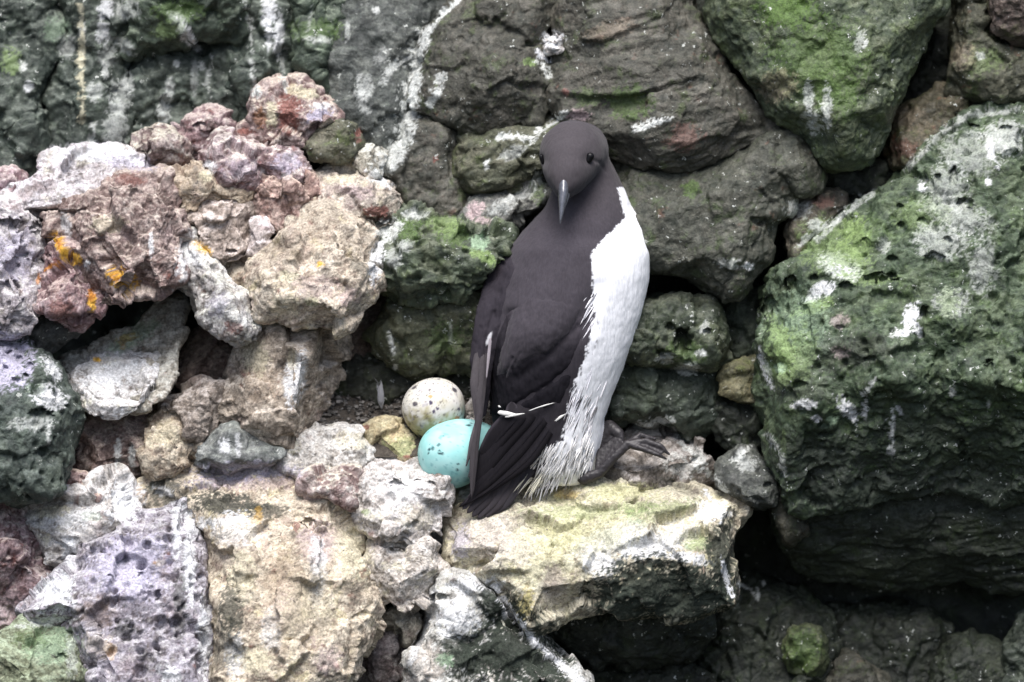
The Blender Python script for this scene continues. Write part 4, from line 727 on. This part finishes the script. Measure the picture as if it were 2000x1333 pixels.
for i in range(m - 1):
    for j in range(n0): F.append((i * n0 + j, i * n0 + (j + 1) % n0, (i + 1) * n0 + (j + 1) % n0, (i + 1) * n0 + j))
F.append(tuple(range(n0))[::-1]); F.append(tuple(range((m - 1) * n0, m * n0)))
chain(V, F, [(1124, 298, -6, 60), (1138, 340, -16, 61), (1150, 385, -22, 71), (1150, 425, -18, 88), (1146, 470, -8, 100)])
HEAD = [(1130, 296, 0, 60), (1117, 300, 48, 65), (1113, 318, 80, 56), (1108, 338, 104, 42), (1104, 354, 120, 29), (1101, 367, 130, 17), (1100, 372, 136, 13)]
chain(V, F, HEAD)
chain(V, F, [(1114, 312, 50, 56), (1108, 338, 78, 46), (1103, 366, 104, 26), (1102, 380, 112, 14)])
chain(V, F, [(1075, 800, 30, 70), (1035, 880, 38, 46), (990, 940, 46, 26), (955, 985, 50, 12)], flat=(1, 1, .7))
chain(V, F, [(1150, 840, 0, 34), (1142, 900, 2, 26), (1138, 930, 4, 20)])
co, lp, st_ = remesh(V, F, 2.7); co = relax(co, lp, 34)
nn = normals(co, lp, st_)
# soft folds of the back: grooves beside the shoulder feathers
def groove(co, nn, pl, wd, dp):
    pl = np.array(pl, np.float32); d = seg_dist(co[:, 0], -co[:, 1], pl); return co - nn * (dp * np.exp(-(d / wd) ** 2) * sstep(-.1, .3, nn[:, 2]))[:, None]
co = groove(co, nn, [(1000, 620), (985, 680), (966, 760), (958, 860)], 15, 15)
co = groove(co, nn, [(1170, 560), (1130, 650), (1060, 720), (990, 770)], 16, 7)
co = co + nn * (fbm(co, 75, 2, .5, 110) * 2.5 + fbm(co * np.array([1, .4, 1]), 16, 2, .5, 111) * .7)[:, None]
# eye hollows, brow and the groove behind the eye
for ex, ey in ((1150, 311), (1059, 314)):
    d = np.hypot(co[:, 0] - ex, -co[:, 1] - ey); co = co - nn * (4.5 * np.exp(-(d / 13) ** 2) * (nn[:, 2] > -.1))[:, None]
co = groove(co, nn, [(1155, 312), (1172, 318), (1184, 335)], 3.5, 2.4)
def scallop(co, nn, amp=.9):
    q = co * np.array([1, .55, 1], np.float32); q[:, 1] += 0; wd, wi = worley(q, 8.5, 140); return co + nn * ((.45 - wd) * amp + (wi - .5) * amp * .5)[:, None]
co = scallop(co, nn, .8)
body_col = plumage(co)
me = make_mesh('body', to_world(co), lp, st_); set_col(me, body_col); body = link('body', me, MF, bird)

# wings: draped shells over the back, with their long quills as sub-parts
def shell(name, outline, hmax, zf, colf, T=26, vox=2.6, seed=1, folds=(), rel=8, label=None, mt=None):
    a = [float(v) for v in outline.split()]; ol = list(zip(a[0::2], a[1::2])); V, F = solid(ol, 0, hmax, T, (0, 0), None, seed, spacing=18, jit=.02, round_=.55)
    V = [(x, y, (z + zf(x, -y)) if z > -1 or True else z) for x, y, z in V]
    co, lp, st_ = remesh(V, F, vox); co = relax(co, lp, rel); n = normals(co, lp, st_)
    for pl, wd, dp in folds: co = groove(co, n, pl, wd, dp)
    co = scallop(co, normals(co, lp, st_), 1.7).astype(np.float32)
    n = normals(co, lp, st_); co = co + n * (fbm(co * np.array([1, .4, 1]), 14, 3, .5, seed + 60) * 1.1)[:, None]
    me = make_mesh(name, to_world(co), lp, st_); set_col(me, colf(co)); return link(name, me, mt or MF, bird, label)
def dark_col(base, var=.12, seed=120):
    def g(p):
        ps = p * np.array([1, .35, 1]); return np.repeat(np.array(base)[None], len(p), 0) * (1 + var * fbm(ps, 14, 3, .6, seed)[:, None] + var * fbm(p, 50, 2, .5, seed + 1)[:, None])
    return g
def scap(p):
    c = dark_col((.056, .050, .059))(p); return mix(c, (.020, .018, .022), sstep(590, 740, -p[:, 1] + (p[:, 0] - 1040) * .6) * .8)  # lower lobe darker, its shading put into the colour
rw = shell('wing', '1062 480 1120 500 1152 540 1156 590 1150 650 1136 710 1118 770 1102 806 1050 812 990 816 956 812 952 750 958 700 972 640 990 580 1020 520', 13, lambda x, y: front(x, y, np.interp(y, [490, 650], [-34, -2])), lambda p: mix(dark_col((.056, .050, .059))(p), (.013, .012, .015), sstep(590, 720, -p[:, 1] + fbm(p, 40, 2, .5, 7) * 25 - (p[:, 0] - 1060) * .25)), seed=3,  # blacker low down: darker plumage plus painted shade
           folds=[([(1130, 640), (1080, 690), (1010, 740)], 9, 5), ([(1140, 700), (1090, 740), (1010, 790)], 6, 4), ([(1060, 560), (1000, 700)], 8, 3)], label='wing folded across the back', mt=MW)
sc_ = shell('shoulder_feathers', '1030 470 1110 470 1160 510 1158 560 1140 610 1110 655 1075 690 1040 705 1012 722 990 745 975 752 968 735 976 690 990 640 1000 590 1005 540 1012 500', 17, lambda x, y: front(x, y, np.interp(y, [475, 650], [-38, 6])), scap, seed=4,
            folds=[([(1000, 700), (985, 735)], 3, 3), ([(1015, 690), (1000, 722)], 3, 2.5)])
lw = shell('wing', '1000 478 1014 520 1004 570 990 620 972 680 960 730 956 780 950 815 938 822 930 790 922 750 917 705 921 660 929 610 942 560 960 515 980 485', 15, lambda x, y: front(max(x, 968), y, 2) * .80 + 6, lambda p: mix(dark_col((.036, .032, .039))(p), (.5, .5, .52), sstep(0, .3, 1 - np.hypot((p[:, 0] - 955 + (-p[:, 1] - 662) * .35) / 4.5, (-p[:, 1] - 662) / 15))), seed=5,
           folds=[([(965, 610), (950, 660), (946, 720)], 4, 4), ([(938, 640), (930, 700), (928, 750)], 4, 3), ([(955, 680), (948, 750)], 3, 3)], label='wing hanging along the left flank', mt=MW)
# quills
def blade(V, Q, C, pts, col, th=1.2, n=14, curl=.15, edge=1.1, vane=None):
    """pts: (x, y, f, half width); a thin closed vane with a raised shaft"""
    P = np.array(pts, float); t = np.linspace(0, 1, len(P)); s = np.linspace(0, 1, n)
    c = np.stack([np.interp(s, t, P[:, k]) for k in range(4)], 1)
    for _ in range(2): c[1:-1] = (c[:-2] + 2 * c[1:-1] + c[2:]) / 4
    k0 = len(V); W = 5
    for i in range(n):
        d = c[min(i + 1, n - 1), :2] - c[max(i - 1, 0), :2]; d = d / (np.hypot(*d) + 1e-6); nx, ny = -d[1], d[0]
        hw = c[i, 3] * ((.25 if i == 0 else .75 if i == 1 else 1) if i < n - 1 else .12)
        for j in range(W):
            u = (j / (W - 1)) * 2 - 1; V.append((c[i, 0] + nx * u * hw, -(c[i, 1] + ny * u * hw), c[i, 2] - curl * hw * u * u + (th if j == 2 else th * .4)))
        for j in range(W):
            u = (j / (W - 1)) * 2 - 1; V.append((c[i, 0] + nx * u * hw, -(c[i, 1] + ny * u * hw), c[i, 2] - curl * hw * u * u - th))
        for j in range(2 * W):
            e = (j % W) in (0, W - 1); C.append(np.array(col) * ((1.0 if (j % W) == 2 else (edge if e else 1))) if vane is None else vane(i / (n - 1), j % W, col))
    for i in range(n - 1):
        a = k0 + i * 2 * W; b = a + 2 * W
        for j in range(W - 1):
            Q.append((a + j, b + j, b + j + 1, a + j + 1)); Q.append((a + W + j, a + W + j + 1, b + W + j + 1, b + W + j))
        Q.append((a, a + W, b + W, b)); Q.append((a + W - 1, b + W - 1, b + 2 * W - 1, a + 2 * W - 1))
    a = k0; Q += [(a + j, a + j + 1, a + W + j + 1, a + W + j) for j in range(W - 1)]
    a = k0 + (n - 1) * 2 * W; Q += [(a + j, a + W + j, a + W + j + 1, a + j + 1) for j in range(W - 1)]
def quill(name, parent, pts, col, **k):
    V, Q, C = [], [], []; blade(V, Q, C, pts, col, n=24, **k)
    o = bird_part(name, V, Q, np.array(C), MQ, parent); return o
BLK = (.015, .0135, .016)
# near wing primaries, tips stacked toward the lower left
for i, (a, b, c, hw) in enumerate([((1092, 800), (1030, 900), (896, 991), 15), ((1082, 800), (1020, 890), (906, 986), 15), ((1068, 802), (1010, 880), (913, 978), 16), ((1052, 804), (996, 870), (918, 966), 17), ((1036, 806), (985, 862), (922, 950), 17), ((1018, 808), (976, 852), (926, 930), 16), ((1000, 810), (966, 846), (932, 905), 14)]):
    f0 = 98 + i * 2.6; quill('primary_feather', rw, [(a[0], a[1] - 25, f0 - 22, hw * .6), (a[0], a[1], f0, hw), (b[0], b[1], f0 - 6, hw * 1.05), ((b[0] * .35 + c[0] * .65), (b[1] * .35 + c[1] * .65), f0 - 16, hw * .75), (c[0], c[1], f0 - 26, 2.0)], np.array(BLK) * (1 + .2 * (i % 2)), curl=.1, edge=(1, 3.2, 1, 2.6, 1, 1, 3)[i])
# white tipped secondaries
for x0, y0, x1, y1, hw, f in ((1008, 811, 976, 806, 4.5, 118), (1022, 808, 990, 814, 2.5, 118), (1080, 787, 1050, 797, 1.4, 113), (1062, 792, 1036, 802, 1.0, 114), (1104, 808, 1084, 822, 3.0, 100), (978, 796, 974, 794, 2, 117)):
    quill('secondary_feather', rw, [(x0 + (x0 - x1) * .1, y0, f, hw * .3), ((x0 + x1) / 2, (y0 + y1) / 2, f + 2, hw), (x1, y1, f + 1, hw * .9), (x1 - (x0 - x1) * .12, y1 + 1, f, hw * .3)], (.70, .69, .66), curl=.1)
# hanging wing quills
for pts, c in (([(944, 690, 66, 8), (934, 770, 96, 9), (936, 825, 104, 4.5), (925, 875, 106, 7), (922, 925, 106, 5.5), (921, 976, 100, 1.5)], .055), ([(950, 690, 66, 6), (941, 790, 98, 5), (935, 850, 108, 3), (929, 910, 108, 3), (924, 968, 102, 1)], .042),
               ([(934, 680, 60, 6), (926, 750, 92, 9), (931, 810, 98, 5), (933, 860, 101, 2)], .060), ([(938, 800, 84, 3), (922, 860, 103, 5), (915, 895, 101, 3), (910, 912, 97, 1)], .075), ([(930, 850, 101, 3), (926, 890, 101, 2.4), (914, 935, 98, .7)], .075),
               ([(958, 660, 90, 3), (954, 700, 95, 3), (950, 740, 98, 1)], .28)):
    quill('primary_feather', lw, pts, (c, c * .9, c * .97), curl=.2)
# tail
tail = bpy.data.objects.new('tail', None)
tp = [((1045, 900), (985, 985), (958, 1006)), ((1030, 895), (972, 985), (946, 1011)), ((1018, 890), (960, 982), (933, 1013)), ((1006, 888), (952, 975), (922, 1010)), ((996, 886), (946, 965), (912, 1003)), ((988, 884), (936, 955), (903, 996))]
first = None
for i, (a, b, c) in enumerate(tp):
    f0 = 62 + i * 2
    pts = [(a[0], a[1], f0, 12), ((a[0] + b[0]) / 2, (a[1] + b[1]) / 2, f0 + 4, 13), (b[0], b[1], f0 + 2, 11), (c[0], c[1], f0 - 3, 4)]
    if first is None: first = quill('tail', bird, pts, (.048, .044, .050), curl=.15)
    else: quill('tail_feather', first, pts, np.array((.046, .041, .046)) * (1 + .15 * (i % 3)), curl=.15)
# flank and belly strands
rn = random.Random(11); V, Q, C = [], [], []
def strand(x, y, L, ang, hw, col, up=2.5, f=None):
    dx, dy = math.cos(ang), math.sin(ang); pts = []
    for t in (0, .35, .7, 1):
        xx, yy = x + dx * L * t, y + dy * L * t + 3 * t * t
        ff = (float(front(min(max(xx, 960), 1250), min(yy, 945))) if f is None else f) + up - 2.5 * (t == 0)
        pts.append((xx, yy, ff, hw * (.7, 1, .8, .12)[(0, .35, .7, 1).index(t)]))
    blade(V, Q, C, pts, col, th=.5, n=7, curl=.1)
for i in range(560):
    y = rn.choice([rn.triangular(560, 720, 710), rn.uniform(700, 930), rn.uniform(760, 940)]); xb = float(np.interp(y, BX[:, 0], BX[:, 1])); low = (y - 585) / 350
    x = xb + rn.uniform(-3, 14 + 24 * low); ang = math.radians(rn.uniform(112, 132) - 14 * low + (6 if rn.random() < .2 else 0)); wv = rn.random()
    g = rn.uniform(.62, .86) if wv < .72 else (rn.uniform(.16, .34) if wv < .8 else rn.uniform(.035, .07))
    strand(x, y, rn.uniform(18, 46) * (1 + .2 * low), ang, rn.uniform(.8, 1.7), (g, g * .985, g * (1.0 if y > 800 else 1.04)), up=rn.uniform(1.5, 4))
for i in range(170):   # grey streaks running down the lower belly
    y = rn.uniform(740, 930); xb = float(np.interp(y, BX[:, 0], BX[:, 1])); x = xb + rn.uniform(8, 62 * (1 - .3 * (y - 740) / 190)); g = rn.choice((rn.uniform(.08, .25), rn.uniform(.4, .6), .8, .8))
    strand(x, y, rn.uniform(18, 44), math.radians(rn.uniform(98, 122)), rn.uniform(.9, 2.0), (g, g * .98, g), up=rn.uniform(.8, 2.4))
for i in range(90):   # short edge feathers along the clean breast edge
    y = rn.uniform(480, 600); xb = float(np.interp(y, BX[:, 0], BX[:, 1])); g = rn.uniform(.62, .74) if rn.random() < .7 else .06
    strand(xb + rn.uniform(0, 5), y, rn.uniform(5, 11), math.radians(rn.uniform(100, 150)), rn.uniform(1, 1.8), (g, g, g * 1.04), up=.8)
for i in range(300):  # hanging skirt of belly and undertail feathers
    t = rn.random(); x = 1020 + 140 * t; y0 = 888 + 18 * math.sin(t * 3) + rn.uniform(-50, 14); g = rn.uniform(.6, .84) if rn.random() < .88 else .12
    strand(x, y0, rn.uniform(24, 54) * (1 - .3 * t), math.radians(rn.uniform(98, 124) + 12 * (1 - t)), rn.uniform(.9, 2.0), (g, g * .985, g * .97), up=rn.uniform(1.5, 7))
for i in range(26):   # yellowish stained tips beside the tail
    t = rn.random(); x = 1004 + 60 * t; y0 = 935 + rn.uniform(-10, 6); g = rn.uniform(.42, .6)
    strand(x, y0, rn.uniform(26, 46), math.radians(rn.uniform(118, 138)), rn.uniform(.7, 1.5), (g, g * .96, g * .78), f=60 + rn.uniform(-6, 8))
bird_part('flank_feathers', V, Q, np.array(C), MQ, bird)
# bill, eyes
def mat_plain(name, col, rough, spec=.5, coat=0):
    m = bpy.data.materials.new(name); m.use_nodes = True; n = m.node_tree.nodes; L = m.node_tree.links; b = n['Principled BSDF']
    tc = n.new('ShaderNodeTexCoord'); x = n.new('ShaderNodeTexNoise'); x.inputs['Scale'].default_value = 300; x.inputs['Detail'].default_value = 4; L.new(tc.outputs['Object'], x.inputs['Vector'])
    r = n.new('ShaderNodeValToRGB'); r.color_ramp.elements[0].position = .3; r.color_ramp.elements[1].position = .7; r.color_ramp.elements[0].color = tuple(c * .75 for c in col) + (1,); r.color_ramp.elements[1].color = tuple(c * 1.25 for c in col) + (1,)
    L.new(x.outputs[0], r.inputs[0]); L.new(r.outputs[0], b.inputs['Base Color']); b.inputs['Roughness'].default_value = rough; b.inputs['Specular IOR Level'].default_value = spec; b.inputs['Coat Weight'].default_value = coat
    bp = n.new('ShaderNodeBump'); bp.inputs['Strength'].default_value = .2; bp.inputs['Distance'].default_value = .0006; L.new(x.outputs[0], bp.inputs['Height'])
    if coat == 0: L.new(bp.outputs[0], b.inputs['Normal'])
    return m
MB = mat_plain('horn_bill', (.095, .10, .12), .26, .7); MEY = mat_plain('wet_eye', (.005, .005, .006), .35, .2, 0); MS = mat_plain('webbed_skin', (.028, .025, .027), .48, .4)
def chain_part(name, pts, flat, mat, vox=1.3, parent=bird, rel=5, label=None, fn=None):
    V, F = [], []; chain(V, F, pts, per=8, flat=flat)
    if fn: V = [fn(*v) for v in V]
    co, lp, st_ = remesh(V, F, vox); co = relax(co, lp, rel); me = make_mesh(name, to_world(co), lp, st_); return link(name, me, mat, parent, label)
bill = chain_part('bill', [(1101, 358, 132, 14), (1100.5, 376, 143, 13), (1098.5, 396, 152, 9.6), (1096.5, 416, 158, 6), (1095, 428, 161, 3.8), (1094, 438, 162, 1.6)], (.78, 1, 1.25), MB)
chain_part('lower_mandible', [(1106, 366, 124, 12), (1105, 384, 133, 9.5), (1101, 402, 142, 6), (1098, 418, 149, 3)], (.8, 1, 1), MB, parent=bill)
def hf(x, y):
    best = -99
    for (a, b) in zip(HEAD[:-1], HEAD[1:]):
        for i in range(9):
            q = [a[k] + (b[k] - a[k]) * i / 8 for k in range(4)]; d = q[3] ** 2 - (x - q[0]) ** 2 - (y - q[1]) ** 2
            if d > 0: best = max(best, q[2] + math.sqrt(d))
    return best
for ex, ey, rx in ((1151, 310, 6.8), (1058.5, 312, 3.4)):
    f_ = hf(ex, ey); tx = (ex - 1113) / 60
    chain_part('eye', [(ex + 1.6 * (1 if ex > 1100 else -1), ey - 4.5, f_ - 9.0, 7.4), (ex - 1.6 * (1 if ex > 1100 else -1), ey + 4, f_ - 9.0, 6.4)], (rx / 6, 1.0, 1.0), MEY, vox=.8)
# feet
def foot(parts, webs, label):
    V, F = [], []
    for p in parts: chain(V, F, [(a, b, f, r * 1.22) for a, b, f, r in p], per=6, flat=(1, .9, .8))
    for w_ in webs:   # webs: lists of points, thick skin between toes
        k = len(V); c = np.mean(np.array(w_), 0)
        V += [(a, -b, f + 2.6) for a, b, f in w_] + [(a, -b, f - 2.6) for a, b, f in w_]; m_ = len(w_)
        F.append(tuple(k + i for i in range(m_))); F.append(tuple(k + m_ + i for i in reversed(range(m_))))
        for i in range(m_): F.append((k + i, k + m_ + i, k + m_ + (i + 1) % m_, k + (i + 1) % m_))
    co, lp, st_ = remesh(V, F, 1.7); co = relax(co, lp, 4); n = normals(co, lp, st_); co = co + n * (fbm(co, 7, 3, .6, 150) * 1.2)[:, None]
    me = make_mesh('foot', to_world(co), lp, st_)
    return link('foot', me, MS, bird, label)
foot([[(1140, 935, 40, 11), (1170, 925, 44, 9), (1200, 893, 48, 8), (1226, 868, 46, 8), (1262, 862, 44, 6.5), (1290, 872, 46, 5.5), (1307, 888, 46, 2.5)],
      [(1226, 868, 46, 7), (1258, 878, 54, 5.5), (1284, 888, 56, 4.5), (1302, 897, 52, 2)], [(1226, 868, 44, 7), (1250, 850, 34, 5), (1278, 858, 32, 4)]],
     [[(1226, 864, 47), (1262, 862, 44), (1300, 884, 46), (1284, 890, 54), (1256, 880, 53)], [(1160, 930, 38), (1226, 870, 44), (1205, 850, 24), (1165, 880, 22)]], 'webbed foot stretched out to the right over the grey rock')
foot([[(1160, 905, 0, 12), (1180, 862, 6, 12), (1194, 836, 12, 11), (1208, 846, 22, 9), (1214, 862, 26, 6)], [(1190, 830, 8, 9), (1176, 838, 4, 8)]], [[(1160, 900, 8), (1176, 850, 12), (1212, 856, 24), (1205, 880, 22)]], 'folded foot tucked behind the belly')
# the moulted feathers lying about
def loose(label, x, y, z, L, ang, hw, col):
    V, Q, C = [], [], []; rn = random.Random(int(x)); dx, dy = math.cos(ang), math.sin(ang)
    blade(V, Q, C, [(x, y, -z, .8), (x + dx * L * .3, y + dy * L * .3, -z + 6, hw), (x + dx * L * .7 + 2, y + dy * L * .7, -z + 8, hw * .8), (x + dx * L + 6, y + dy * L, -z + 4, .4)], col, n=16, curl=.3)
    for i in range(40):
        t = rn.random() * .8 + .1; s = rn.choice((-1, 1)); a2 = ang + s * rn.uniform(.3, .6); bx, by = x + dx * L * t, y + dy * L * t; l2 = hw * rn.uniform(1.2, 2.2)
        blade(V, Q, C, [(bx, by, -z + 6, .6), (bx + math.cos(a2) * l2, by + math.sin(a2) * l2, -z + 7, .25)], col, th=.3, n=4)
    co = to_world(np.array(V, float)) + BO; org = co.mean(0); me = quads_to(co - org, Q); set_col(me, np.array(C)); o = link('feather', me, MQ, None, label, 'feather', 'moulted feathers on the rocks'); o.location = org
loose('wispy grey down feather standing in the dark hollow left of the speckled egg', 746, 800, 40, 56, math.radians(-97), 7, (.22, .22, .23))
loose('curled white feather lying on the brown boulder at the upper left', 118, 392, -40, 60, math.radians(62), 10, (.55, .54, .56))
